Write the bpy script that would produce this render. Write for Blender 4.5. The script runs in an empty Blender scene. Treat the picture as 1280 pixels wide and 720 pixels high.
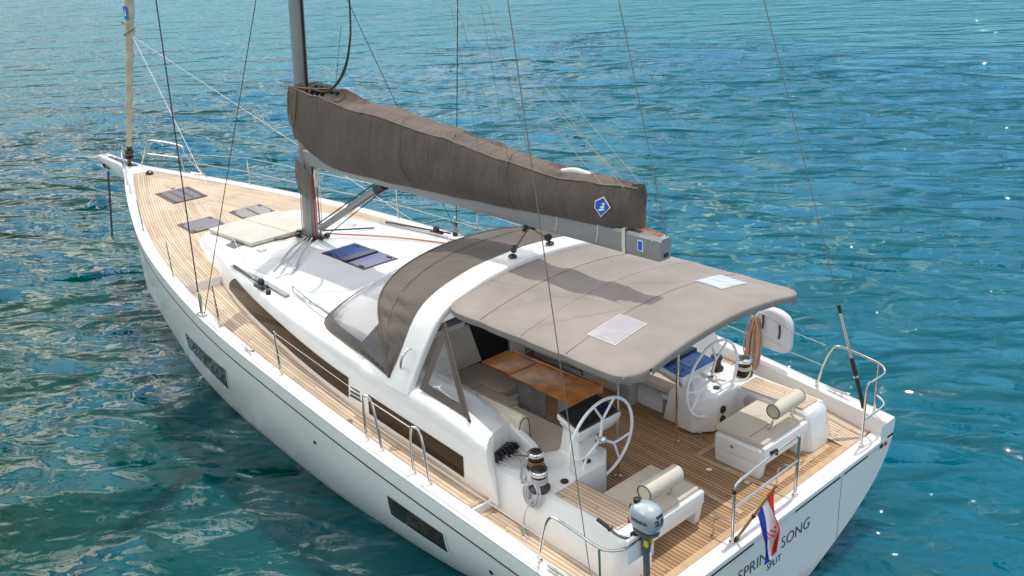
import bpy, bmesh, math, random
import numpy as np
from mathutils import Vector, Matrix, noise
R = math.radians
random.seed(7); np.random.seed(7)
S = bpy.context.scene
col = S.collection

# ------------------------------------------------------------------ camera
CAMPOS = (-4.65004529, 7.74060196, 7.43258258)
YAW, PITCH, ROLL, FPX = R(-41.30931435), R(21.05803287), R(-3.03102574), 1174.186
fw = Vector((math.cos(YAW)*math.cos(PITCH), math.sin(YAW)*math.cos(PITCH), -math.sin(PITCH)))
rt = fw.cross(Vector((0, 0, 1))).normalized(); up = rt.cross(fw)
r2 = rt*math.cos(ROLL)+up*math.sin(ROLL); u2 = up*math.cos(ROLL)-rt*math.sin(ROLL)
cd = bpy.data.cameras.new('camera'); cam = bpy.data.objects.new('camera', cd); col.objects.link(cam)
m = Matrix.Identity(4)
for i in range(3):
    m[i][0] = r2[i]; m[i][1] = u2[i]; m[i][2] = -fw[i]; m[i][3] = CAMPOS[i]
cam.matrix_world = m
cd.sensor_width = 36; cd.lens = FPX/1280*36; cd.clip_start = .1; cd.clip_end = 20000
S.camera = cam

# ------------------------------------------------------------------ light
SUN_DIR = Vector((-0.05, 0.31, -1)).normalized()      # direction the light travels
elev = math.asin(-SUN_DIR.z); az = math.atan2(-SUN_DIR.y, -SUN_DIR.x)
ld = bpy.data.lights.new('sun', 'SUN'); ld.energy = 2.75; ld.angle = R(.53); ld.color = (1, .955, .89)
lo = bpy.data.objects.new('sun', ld); col.objects.link(lo)
lo.rotation_euler = SUN_DIR.to_track_quat('-Z', 'Y').to_euler()
w = bpy.data.worlds.new('World'); S.world = w; w.use_nodes = True
nt = w.node_tree; N = nt.nodes; L = nt.links; N.clear()
out = N.new('ShaderNodeOutputWorld'); bg = N.new('ShaderNodeBackground'); L.new(bg.outputs[0], out.inputs[0])
sky = N.new('ShaderNodeTexSky'); sky.sky_type = 'NISHITA'; sky.sun_disc = False
sky.sun_elevation = elev; sky.sun_rotation = math.pi/2-az; sky.air_density = 1.0; sky.dust_density = .15; sky.ozone_density = 1.2
bg.inputs[1].default_value = .125
# thin broken cloud over the sky, thickest towards the bow
tc = N.new('ShaderNodeTexCoord'); mp = N.new('ShaderNodeMapping'); mp.inputs['Scale'].default_value = (1, 1, 3.2)
L.new(tc.outputs['Generated'], mp.inputs[0])
nz = N.new('ShaderNodeTexNoise'); nz.inputs['Scale'].default_value = 2.6; nz.inputs['Detail'].default_value = 6
L.new(mp.outputs[0], nz.inputs['Vector'])
cr = N.new('ShaderNodeValToRGB'); cr.color_ramp.elements[0].position = .47; cr.color_ramp.elements[1].position = .52
L.new(nz.outputs[0], cr.inputs[0])
sp = N.new('ShaderNodeVectorMath'); sp.operation = 'DOT_PRODUCT'; sp.inputs[1].default_value = (.80, .45, .40)
L.new(tc.outputs['Generated'], sp.inputs[0])
mr = N.new('ShaderNodeMapRange'); mr.inputs[1].default_value = .2; mr.inputs[2].default_value = .75; mr.inputs[3].default_value = .10; mr.inputs[4].default_value = 1
L.new(sp.outputs['Value'], mr.inputs[0])
sz = N.new('ShaderNodeSeparateXYZ'); L.new(tc.outputs['Generated'], sz.inputs[0])
mt_ = N.new('ShaderNodeMapRange'); mt_.inputs[1].default_value = .95; mt_.inputs[2].default_value = .70; mt_.inputs[3].default_value = .25; mt_.inputs[4].default_value = 1; L.new(sz.outputs[2], mt_.inputs[0])
me_ = N.new('ShaderNodeMapRange'); me_.inputs[1].default_value = .10; me_.inputs[2].default_value = .42; me_.inputs[3].default_value = .03; me_.inputs[4].default_value = 1; L.new(sz.outputs[2], me_.inputs[0])
mu0 = N.new('ShaderNodeMath'); mu0.operation = 'MULTIPLY'; L.new(cr.outputs[0], mu0.inputs[0]); L.new(me_.outputs[0], mu0.inputs[1])
sp2 = N.new('ShaderNodeVectorMath'); sp2.operation = 'DOT_PRODUCT'; sp2.inputs[1].default_value = (-.85, .35, .35); L.new(tc.outputs['Generated'], sp2.inputs[0])
mr2 = N.new('ShaderNodeMapRange'); mr2.inputs[1].default_value = .15; mr2.inputs[2].default_value = .7; mr2.inputs[3].default_value = 0; mr2.inputs[4].default_value = .42; L.new(sp2.outputs['Value'], mr2.inputs[0])
mu1 = N.new('ShaderNodeMath'); mu1.operation = 'MULTIPLY'; L.new(mu0.outputs[0], mu1.inputs[0]); L.new(mt_.outputs[0], mu1.inputs[1])
mu = N.new('ShaderNodeMath'); mu.operation = 'MULTIPLY'; L.new(mu1.outputs[0], mu.inputs[0]); L.new(mr.outputs[0], mu.inputs[1])
mx = N.new('ShaderNodeMixRGB'); tn = N.new('ShaderNodeMixRGB'); tn.blend_type = 'MULTIPLY'; tn.inputs[0].default_value = 1; L.new(sky.outputs[0], tn.inputs[1])
zt = N.new('ShaderNodeMapRange'); zt.inputs[1].default_value = .0; zt.inputs[2].default_value = .45; L.new(sz.outputs[2], zt.inputs[0])
tg_ = N.new('ShaderNodeMixRGB'); L.new(zt.outputs[0], tg_.inputs[0]); tg_.inputs[1].default_value = (.20, .58, .98, 1); tg_.inputs[2].default_value = (.80, .93, 1.02, 1); L.new(tg_.outputs[0], tn.inputs[2])
hz = N.new('ShaderNodeMapRange'); hz.inputs[1].default_value = .45; hz.inputs[2].default_value = .8; hz.inputs[3].default_value = 0; hz.inputs[4].default_value = .34; L.new(sz.outputs[2], hz.inputs[0])
hm = N.new('ShaderNodeMath'); hm.operation = 'MAXIMUM'; L.new(hz.outputs[0], hm.inputs[0]); L.new(mr2.outputs[0], hm.inputs[1])  # bright haze added aft and overhead as fill light for transom and hull
hx = N.new('ShaderNodeMixRGB'); L.new(hm.outputs[0], hx.inputs[0]); L.new(tn.outputs[0], hx.inputs[1]); hx.inputs[2].default_value = (13, 12.6, 12, 1)
L.new(mu.outputs[0], mx.inputs[0]); L.new(hx.outputs[0], mx.inputs[1]); mx.inputs[2].default_value = (36, 34, 30, 1)
L.new(mx.outputs[0], bg.inputs[0])
S.view_settings.view_transform = 'Standard'; S.view_settings.look = 'None'; S.view_settings.gamma = 1
S.view_settings.exposure = 0.0; S.view_settings.use_curve_mapping = False
S.render.engine = 'CYCLES'
S.cycles.max_bounces = 8; S.cycles.transparent_max_bounces = 12; S.cycles.sample_clamp_indirect = 6; S.cycles.caustics_reflective = False; S.cycles.caustics_refractive = False

# ------------------------------------------------------------------ materials
def mat(name, c, rough=.5, metal=0, spec=.5, noise_amt=0, noise_scale=6, bump=0, bump_scale=60, coat=0, detail=4):
    m = bpy.data.materials.new(name); m.use_nodes = True; t = m.node_tree; b = t.nodes['Principled BSDF']
    b.inputs['Base Color'].default_value = (*c, 1); b.inputs['Roughness'].default_value = rough
    b.inputs['Metallic'].default_value = metal; b.inputs['Specular IOR Level'].default_value = spec
    if coat: b.inputs['Coat Weight'].default_value = coat; b.inputs['Coat Roughness'].default_value = .08
    tc = t.nodes.new('ShaderNodeTexCoord')
    if noise_amt:
        n = t.nodes.new('ShaderNodeTexNoise'); n.inputs['Scale'].default_value = noise_scale; n.inputs['Detail'].default_value = detail
        t.links.new(tc.outputs['Object'], n.inputs['Vector'])
        r = t.nodes.new('ShaderNodeMapRange'); r.inputs[1].default_value = .3; r.inputs[2].default_value = .7
        r.inputs[3].default_value = 1-noise_amt; r.inputs[4].default_value = 1+noise_amt
        t.links.new(n.outputs[0], r.inputs[0])
        v = t.nodes.new('ShaderNodeVectorMath'); v.operation = 'SCALE'; v.inputs[0].default_value = c
        t.links.new(r.outputs[0], v.inputs['Scale']); t.links.new(v.outputs[0], b.inputs['Base Color'])
    if bump:
        n2 = t.nodes.new('ShaderNodeTexNoise'); n2.inputs['Scale'].default_value = bump_scale; n2.inputs['Detail'].default_value = 3
        t.links.new(tc.outputs['Object'], n2.inputs['Vector'])
        bp = t.nodes.new('ShaderNodeBump'); bp.inputs['Strength'].default_value = bump; bp.inputs['Distance'].default_value = .02
        t.links.new(n2.outputs[0], bp.inputs['Height']); t.links.new(bp.outputs[0], b.inputs['Normal'])
    return m

def teak(name, base, dark=(.03, .018, .012), vary=.16, pw=.052, lw=.13):
    m = bpy.data.materials.new(name); m.use_nodes = True; t = m.node_tree; N = t.nodes; L = t.links; b = N['Principled BSDF']
    uv = N.new('ShaderNodeUVMap'); s = N.new('ShaderNodeSeparateXYZ'); L.new(uv.outputs[0], s.inputs[0])
    def M(op, a, b_=None, c_=None):
        n = N.new('ShaderNodeMath'); n.operation = op
        for i, v in enumerate((a, b_, c_)):
            if v is None: continue
            if hasattr(v, 'node'): L.new(v, n.inputs[i])
            else: n.inputs[i].default_value = v
        return n.outputs[0]
    v = M('DIVIDE', s.outputs[1], pw); row = M('FLOOR', v); fr = M('FRACT', v)
    caulk = M('LESS_THAN', fr, lw)
    wn = N.new('ShaderNodeTexWhiteNoise'); wn.noise_dimensions = '1D'; L.new(row, wn.inputs['W'])
    u = M('ADD', M('DIVIDE', s.outputs[0], 1.9), M('MULTIPLY', wn.outputs[0], 7.3)); cell = M('FLOOR', u); fu = M('FRACT', u)
    butt = M('LESS_THAN', fu, .004); ca = M('MAXIMUM', caulk, butt)
    cb = N.new('ShaderNodeCombineXYZ'); L.new(row, cb.inputs[0]); L.new(cell, cb.inputs[1])
    w2 = N.new('ShaderNodeTexWhiteNoise'); w2.noise_dimensions = '2D'; L.new(cb.outputs[0], w2.inputs['Vector'])
    # grain and weathering
    mp = N.new('ShaderNodeMapping'); mp.inputs['Scale'].default_value = (3, 60, 1); L.new(uv.outputs[0], mp.inputs[0])
    g = N.new('ShaderNodeTexNoise'); g.inputs['Scale'].default_value = 1.0; g.inputs['Detail'].default_value = 5; L.new(mp.outputs[0], g.inputs['Vector'])
    tc = N.new('ShaderNodeTexCoord'); pn = N.new('ShaderNodeTexNoise'); pn.inputs['Scale'].default_value = 1.3; pn.inputs['Detail'].default_value = 6; L.new(tc.outputs['Object'], pn.inputs['Vector'])
    f = M('ADD', M('MULTIPLY', M('SUBTRACT', w2.outputs['Value'], .5), vary*2), M('ADD', M('MULTIPLY', M('SUBTRACT', g.outputs[0], .5), .45), M('MULTIPLY', M('SUBTRACT', pn.outputs[0], .5), .8)))
    f = M('ADD', f, 1)
    sc = N.new('ShaderNodeVectorMath'); sc.operation = 'SCALE'; sc.inputs[0].default_value = base; L.new(f, sc.inputs['Scale'])
    mix = N.new('ShaderNodeMixRGB'); L.new(ca, mix.inputs[0]); L.new(sc.outputs[0], mix.inputs[1]); mix.inputs[2].default_value = (*dark, 1)
    L.new(mix.outputs[0], b.inputs['Base Color']); b.inputs['Roughness'].default_value = .65; b.inputs['Specular IOR Level'].default_value = .3
    return m

def canvas(name, c):
    m = mat(name, c, .85, spec=.2, noise_amt=.10, noise_scale=2.2)
    t = m.node_tree; b = t.nodes['Principled BSDF']; tc = t.nodes.new('ShaderNodeTexCoord')
    mp = t.nodes.new('ShaderNodeMapping'); mp.inputs['Scale'].default_value = (1.2, 3, 1.0); t.links.new(tc.outputs['Object'], mp.inputs[0])
    n = t.nodes.new('ShaderNodeTexNoise'); n.inputs['Scale'].default_value = 2.2; n.inputs['Detail'].default_value = 5; n.inputs['Distortion'].default_value = .6
    t.links.new(mp.outputs[0], n.inputs['Vector'])
    n2 = t.nodes.new('ShaderNodeTexNoise'); n2.inputs['Scale'].default_value = 260; t.links.new(tc.outputs['Object'], n2.inputs['Vector'])
    b1 = t.nodes.new('ShaderNodeBump'); b1.inputs['Strength'].default_value = .22; b1.inputs['Distance'].default_value = .08; t.links.new(n.outputs[0], b1.inputs['Height'])
    b2 = t.nodes.new('ShaderNodeBump'); b2.inputs['Strength'].default_value = .25; b2.inputs['Distance'].default_value = .004; t.links.new(n2.outputs[0], b2.inputs['Height']); t.links.new(b1.outputs[0], b2.inputs['Normal'])
    t.links.new(b2.outputs[0], b.inputs['Normal'])
    return m

def clear(name, tint=(.82, .83, .86), haze=.12, hc=(.7, .7, .75)):
    m = bpy.data.materials.new(name); m.use_nodes = True; t = m.node_tree; N = t.nodes; L = t.links; N.clear()
    o = N.new('ShaderNodeOutputMaterial'); tr = N.new('ShaderNodeBsdfTransparent'); tr.inputs[0].default_value = (*tint, 1)
    df = N.new('ShaderNodeBsdfPrincipled'); df.inputs['Base Color'].default_value = (*hc, 1); df.inputs['Roughness'].default_value = .08
    tc = N.new('ShaderNodeTexCoord'); n = N.new('ShaderNodeTexNoise'); n.inputs['Scale'].default_value = 3; n.inputs['Distortion'].default_value = 1.5; L.new(tc.outputs['Object'], n.inputs['Vector'])
    bp = N.new('ShaderNodeBump'); bp.inputs['Strength'].default_value = .5; bp.inputs['Distance'].default_value = .05; L.new(n.outputs[0], bp.inputs['Height']); L.new(bp.outputs[0], df.inputs['Normal'])
    ly = N.new('ShaderNodeLayerWeight'); ly.inputs[0].default_value = .25
    a = N.new('ShaderNodeMath'); a.operation = 'ADD'; a.use_clamp = True; L.new(ly.outputs['Fresnel'], a.inputs[0]); a.inputs[1].default_value = haze
    ms = N.new('ShaderNodeMixShader'); L.new(a.outputs[0], ms.inputs[0]); L.new(tr.outputs[0], ms.inputs[1]); L.new(df.outputs[0], ms.inputs[2]); L.new(ms.outputs[0], o.inputs[0])
    return m

def stripes_rope(name, c1, c2, sc=90):
    m = bpy.data.materials.new(name); m.use_nodes = True; t = m.node_tree; N = t.nodes; L = t.links; b = N['Principled BSDF']
    tc = N.new('ShaderNodeTexCoord'); w = N.new('ShaderNodeTexWave'); w.inputs['Scale'].default_value = sc; w.inputs['Distortion'].default_value = 3; w.bands_direction = 'DIAGONAL'
    L.new(tc.outputs['Object'], w.inputs['Vector']); mx = N.new('ShaderNodeMixRGB'); L.new(w.outputs[0], mx.inputs[0]); mx.inputs[1].default_value = (*c1, 1); mx.inputs[2].default_value = (*c2, 1)
    L.new(mx.outputs[0], b.inputs['Base Color']); b.inputs['Roughness'].default_value = .8
    return m

gel = mat('white_gelcoat', (.76, .76, .745), .22, noise_amt=.02, noise_scale=1.5, coat=.3)
hullw = mat('hull_gelcoat', (.80, .80, .775), .24, noise_amt=.03, noise_scale=.8, coat=.2)
t_ = hullw.node_tree; b_ = t_.nodes['Principled BSDF']; src = b_.inputs['Base Color'].links[0].from_socket
tc_ = t_.nodes.new('ShaderNodeTexCoord'); sx_ = t_.nodes.new('ShaderNodeSeparateXYZ'); t_.links.new(tc_.outputs['Object'], sx_.inputs[0])
mp_ = t_.nodes.new('ShaderNodeMapping'); mp_.inputs['Scale'].default_value = (2.2, 2.2, .35); t_.links.new(tc_.outputs['Object'], mp_.inputs[0])
n_ = t_.nodes.new('ShaderNodeTexNoise'); n_.inputs['Scale'].default_value = 2.5; n_.inputs['Detail'].default_value = 6; t_.links.new(mp_.outputs[0], n_.inputs['Vector'])
a_ = t_.nodes.new('ShaderNodeMath'); a_.operation = 'MULTIPLY_ADD'; t_.links.new(n_.outputs[0], a_.inputs[0]); a_.inputs[1].default_value = -.34; t_.links.new(sx_.outputs[2], a_.inputs[2])
r_ = t_.nodes.new('ShaderNodeMapRange'); r_.inputs[1].default_value = -.10; r_.inputs[2].default_value = .06; r_.inputs[3].default_value = .55; r_.inputs[4].default_value = 0; t_.links.new(a_.outputs[0], r_.inputs[0])
x_ = t_.nodes.new('ShaderNodeMixRGB'); t_.links.new(r_.outputs[0], x_.inputs[0]); t_.links.new(src, x_.inputs[1]); x_.inputs[2].default_value = (.38, .42, .30, 1); t_.links.new(x_.outputs[0], b_.inputs['Base Color'])
nonskid = mat('nonskid_deck_paint', (.58, .605, .625), .6, noise_amt=.03, noise_scale=3, bump=.3, bump_scale=180)
inner = mat('cockpit_gelcoat', (.80, .79, .77), .4, noise_amt=.03, noise_scale=2)
T_deck = teak('teak_deck_weathered', (.52, .405, .295), (.09, .05, .035), .15)
T_cock = teak('teak_cockpit', (.40, .245, .13), (.022, .012, .008), .16, lw=.17)
T_edge = mat('teak_margin', (.50, .34, .20), .6, noise_amt=.15, noise_scale=9)
tableM = mat('varnished_table', (.52, .20, .04), .35, noise_amt=.40, noise_scale=5, coat=.1)
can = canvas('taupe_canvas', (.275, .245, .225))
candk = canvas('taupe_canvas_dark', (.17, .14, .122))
cush = mat('cream_upholstery', (.55, .485, .405), .75, spec=.25, noise_amt=.05, noise_scale=4, bump=.25, bump_scale=25)
cushy = mat('cream_vinyl', (.58, .53, .43), .5, noise_amt=.04, noise_scale=4, bump=.12, bump_scale=25)
sunm = mat('sunpad_fabric', (.50, .475, .415), .85, noise_amt=.05, noise_scale=3, bump=.15, bump_scale=30)
piping = mat('dark_piping', (.06, .055, .05), .6)
steel = mat('stainless_steel', (.72, .68, .62), .16, metal=1)
chrome = mat('polished_chrome', (.85, .83, .8), .05, metal=1)
bronze = mat('dark_anodised_metal', (.06, .045, .035), .3, metal=.6)
black = mat('black_plastic', (.018, .018, .02), .35)
alu = mat('grey_anodised_aluminium', (.30, .30, .305), .42, metal=.25, noise_amt=.04, noise_scale=3)
mastm = mat('mast_aluminium', (.36, .34, .33), .35, metal=.55, noise_amt=.06, noise_scale=2)
glass = mat('tinted_acrylic', (.030, .018, .011), .06, spec=.22)
glassv = mat('smoked_hatch_acrylic', (.17, .148, .152), .15, spec=.3)
glassb = mat('blue_tinted_hatch_acrylic', (.018, .03, .14), .05, spec=.4)
whitep = mat('white_paint', (.82, .82, .82), .3)
wheelw = mat('white_wheel_paint', (.84, .85, .88), .3)
wire = mat('rigging_wire', (.10, .095, .09), .4, metal=.7)
jackm = mat('weathered_cord', (.36, .33, .27), .8)
wiret = mat('weathered_wire', (.22, .19, .15), .5, metal=.4)
wirel = mat('lifeline_wire', (.55, .52, .44), .4, metal=.5)
ropew = mat('white_rope', (.62, .60, .52), .85)
ropeg = stripes_rope('grey_fleck_rope', (.33, .34, .36), (.55, .56, .58))
ropet = stripes_rope('tan_rope', (.30, .20, .09), (.13, .09, .05))
roper = stripes_rope('red_fleck_rope', (.42, .16, .09), (.60, .46, .34), 120)
redrope = mat('red_rope', (.45, .04, .03), .8)
orangerope = mat('orange_rope', (.50, .16, .05), .8)
sailw = mat('furled_sailcloth', (.60, .55, .42), .8, noise_amt=.08, noise_scale=7)
clearw = clear('clear_vinyl_window', (.86, .86, .87), haze=.10)
clearb = clear('bimini_window_film', (.6, .6, .68), .45, (.62, .60, .68))
darkin = mat('dark_interior', (.012, .008, .007), .7)
blueM = mat('blue_label', (.02, .12, .55), .4)
redM = mat('red_cloth', (.62, .03, .02), .75); whiteM = mat('white_cloth', (.72, .72, .75), .75); blueC = mat('blue_cloth', (.02, .05, .45), .75)
silver = mat('silver_blue_cowling', (.40, .45, .475), .26, metal=.25, noise_amt=.03, noise_scale=4, coat=.6)
greym = mat('grey_motor_casing', (.10, .115, .13), .4)
lettering = mat('dark_lettering', (.06, .065, .07), .5)
navlight = mat('red_light_lens', (.5, .02, .03), .2)
buoyf = mat('white_cover_fabric', (.62, .62, .64), .75, noise_amt=.05, noise_scale=6, bump=.4, bump_scale=8)
varn = mat('varnished_staff', (.35, .17, .06), .35)
yellow = mat('yellow_sticker', (.75, .6, .02), .5)
blued = mat('blue_display_cover', (.02, .13, .42), .35)
chainm = mat('galvanised_chain', (.10, .10, .10), .5, metal=.4)

# ------------------------------------------------------------------ mesh helpers
class MB:
    def __init__(s): s.v = []; s.f = []; s.uv = {}; s.mi = []
    def add(s, vs, fs, mi=0):
        o = len(s.v); s.v += [tuple(map(float, v)) for v in vs]
        for f in fs: s.f.append([i+o for i in f]); s.mi.append(mi)
        return o
    def box(s, x0, x1, y0, y1, z0, z1, mi=0):
        if x0 > x1: x0, x1 = x1, x0
        if y0 > y1: y0, y1 = y1, y0
        v = [(x, y, z) for z in (z0, z1) for y in (y0, y1) for x in (x0, x1)]
        s.add(v, [(0, 2, 3, 1), (4, 5, 7, 6), (0, 1, 5, 4), (2, 6, 7, 3), (0, 4, 6, 2), (1, 3, 7, 5)], mi); return s
    def loft(s, rings, closed=True, caps=True, mi=0, uvs=None, loop=False):
        n = len(rings[0]); o = s.add([p for r in rings for p in r], [])
        k = n if closed else n-1; nr = len(rings)
        for i in range(nr if loop else nr-1):
            i2 = (i+1) % nr
            for j in range(k):
                j2 = (j+1) % n
                s.f.append([o+i*n+j, o+i*n+j2, o+i2*n+j2, o+i2*n+j]); s.mi.append(mi)
        if uvs is not None:
            for i, r in enumerate(uvs):
                for j, q in enumerate(r): s.uv[o+i*n+j] = q
        if caps and closed and not loop:
            s.f.append([o+j for j in range(n)][::-1]); s.mi.append(mi)
            s.f.append([o+(nr-1)*n+j for j in range(n)]); s.mi.append(mi)
        return s
    def tube(s, pts, r, n=8, closed=False, sm=0, mi=0, caps=True):
        P = [Vector(p) for p in pts]
        if sm: P = catmull(P, sm, closed)
        m = len(P); rings = []; prev = None
        rr = r if callable(r) else (lambda t: r)
        for i in range(m):
            if closed: t = P[(i+1) % m]-P[i-1]
            else: t = P[min(i+1, m-1)]-P[max(i-1, 0)]
            if t.length < 1e-9: t = Vector((0, 0, 1))
            t.normalize()
            if prev is None:
                a = Vector((0, 0, 1)) if abs(t.z) < .9 else Vector((1, 0, 0)); u = t.cross(a).normalized()
            else:
                u = prev-t*prev.dot(t)
                u = u.normalized() if u.length > 1e-6 else t.orthogonal().normalized()
            prev = u; v = t.cross(u); q = rr(i/max(1, m-1))
            rings.append([P[i]+(u*math.cos(2*math.pi*k/n)+v*math.sin(2*math.pi*k/n))*q for k in range(n)])
        s.loft(rings, True, caps and not closed, mi, loop=closed); return s
    def lathe(s, prof, c=(0, 0, 0), ax=(0, 0, 1), n=24, mi=0):
        a = Vector(ax).normalized(); u = a.orthogonal().normalized(); v = a.cross(u); c = Vector(c)
        rings = [[c+a*h+(u*math.cos(2*math.pi*k/n)+v*math.sin(2*math.pi*k/n))*max(r, 1e-4) for k in range(n)] for r, h in prof]
        s.loft(rings, True, True, mi); return s
    def prism(s, poly, d, mi=0):
        d = Vector(d); a = [Vector(p) for p in poly]; s.loft([a, [p+d for p in a]], True, True, mi); return s
    def build(s, name, m, parent=None, smooth=35, bevel=0, seg=2, label=None, subsurf=0, kind=None):
        me = bpy.data.meshes.new(name); me.from_pydata(s.v, [], s.f); me.validate(clean_customdata=False)
        if s.uv and len(me.polygons) == len(s.f):
            l = me.uv_layers.new(name='UVMap')
            for lp in me.loops: l.data[lp.index].uv = s.uv.get(lp.vertex_index, (0, 0))
        for mm in (m if isinstance(m, (list, tuple)) else [m]): me.materials.append(mm)
        if len(me.polygons) == len(s.mi):
            for p, i in zip(me.polygons, s.mi): p.material_index = i
        bm = bmesh.new(); bm.from_mesh(me)
        if not s.uv:
            bmesh.ops.remove_doubles(bm, verts=bm.verts, dist=1e-5)
            bmesh.ops.recalc_face_normals(bm, faces=bm.faces)
        if bevel:
            es = [e for e in bm.edges if len(e.link_faces) == 2 and e.calc_face_angle(0) > R(30)]
            bmesh.ops.bevel(bm, geom=es, offset=bevel, segments=seg, affect='EDGES', profile=.6, clamp_overlap=True)
        bm.to_mesh(me); bm.free()
        if smooth:
            for p in me.polygons: p.use_smooth = True
            me.set_sharp_from_angle(angle=R(smooth))
        o = bpy.data.objects.new(name, me); col.objects.link(o)
        if parent: o.parent = parent
        if label: o['label'] = label
        if kind: o['kind'] = kind
        if subsurf:
            md = o.modifiers.new('s', 'SUBSURF'); md.levels = subsurf; md.render_levels = subsurf
        return o

def catmull(P, k, closed=False):
    out = []; n = len(P)
    for i in range(n if closed else n-1):
        if closed: a, b, c, d = P[i-1], P[i], P[(i+1) % n], P[(i+2) % n]
        else: a, b, c, d = P[max(i-1, 0)], P[i], P[i+1], P[min(i+2, n-1)]
        for j in range(k):
            t = j/k; out.append(.5*((2*b)+(c-a)*t+(2*a-5*b+4*c-d)*t*t+(3*b-a-3*c+d)*t**3))
    if not closed: out.append(P[-1])
    return out
def V(*a): return Vector(a)
def thing(name, label, cat, loc=(0, 0, 0), group=None):
    o = bpy.data.objects.new(name, None); col.objects.link(o); o.location = loc
    o['label'] = label; o['category'] = cat
    if group: o['group'] = group
    o.empty_display_size = .2
    return o
def tag(o, label, cat, group=None):
    o['label'] = label; o['category'] = cat
    if group: o['group'] = group
    return o
def text_mesh(name, txt, size, m, parent, mat4, xs=1.0, thick=.002, bold=0):
    c = bpy.data.curves.new(name, 'FONT'); c.body = txt; c.size = size; c.align_x = 'CENTER'; c.align_y = 'CENTER'; c.extrude = thick; c.offset = bold; c.resolution_u = 3
    o = bpy.data.objects.new(name, c); col.objects.link(o)
    bpy.context.view_layer.update()
    me = bpy.data.meshes.new_from_object(o.evaluated_get(bpy.context.evaluated_depsgraph_get()))
    bpy.data.objects.remove(o); me.transform(Matrix.Diagonal((xs, 1, 1, 1))); me.transform(mat4)
    me.materials.clear(); me.materials.append(m)
    n = bpy.data.objects.new(name, me); col.objects.link(n)
    if parent: n.parent = parent
    return n

DR = ((1.13, -.32), (.66, -.42), (.42, -1.42), (.45, -1.18))
# ------------------------------------------------------------------ hull lines
def spl(X, Y):
    X = np.array(X, float); Y = np.array(Y, float); n = len(X); h = np.diff(X); A = np.eye(n); b = np.zeros(n)
    for i in range(1, n-1):
        A[i, i-1] = h[i-1]; A[i, i] = 2*(h[i-1]+h[i]); A[i, i+1] = h[i]; b[i] = 6*((Y[i+1]-Y[i])/h[i]-(Y[i]-Y[i-1])/h[i-1])
    M = np.linalg.solve(A, b)
    def f(x):
        x = float(x); k = int(np.clip(np.searchsorted(X, x)-1, 0, n-2)); t = x-X[k]; hh = h[k]
        return float(Y[k]+t*((Y[k+1]-Y[k])/hh-hh*(2*M[k]+M[k+1])/6)+t*t*M[k]/2+t**3*(M[k+1]-M[k])/(6*hh))
    return f
def zg(x): return float(np.polyval([.71260, -1.44857, 1.98561, 1.43769], x/18))
yg = spl([0, 2, 4, 6, 8, 10, 12, 14, 16, 17, 17.75], [2.639, 2.705, 2.748, 2.712, 2.614, 2.357, 1.965, 1.383, .696, .33, .105])
yw = spl([0, 1, 2, 3.2, 3.9, 4.6, 6, 7.2, 9.3, 10.3, 11.6, 13.5, 15.6, 16.86, 17.66], [.6, 1.35, 1.8, 2.02, 2.07, 2.10, 2.13, 2.08, 1.95, 1.84, 1.63, 1.22, .74, .38, .03])
def kk(x): return float(np.interp(x, [0, 6, 12, 17], [2.4, 2.0, 1.6, 1.2]))
def hy(x, z):
    t = min(1, max(0, z/zg(x))); return max(.0, yw(x)+(yg(x)-yw(x))*(1-(1-t)**kk(x)))
def zdk(x): return zg(x)-.17            # side deck
def zsole(x): return 1.215+.03*x
def walk_z(x): return float(np.interp(x, [.3, .9, 2.3], [1.23, 1.32, 1.40]))

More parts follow.
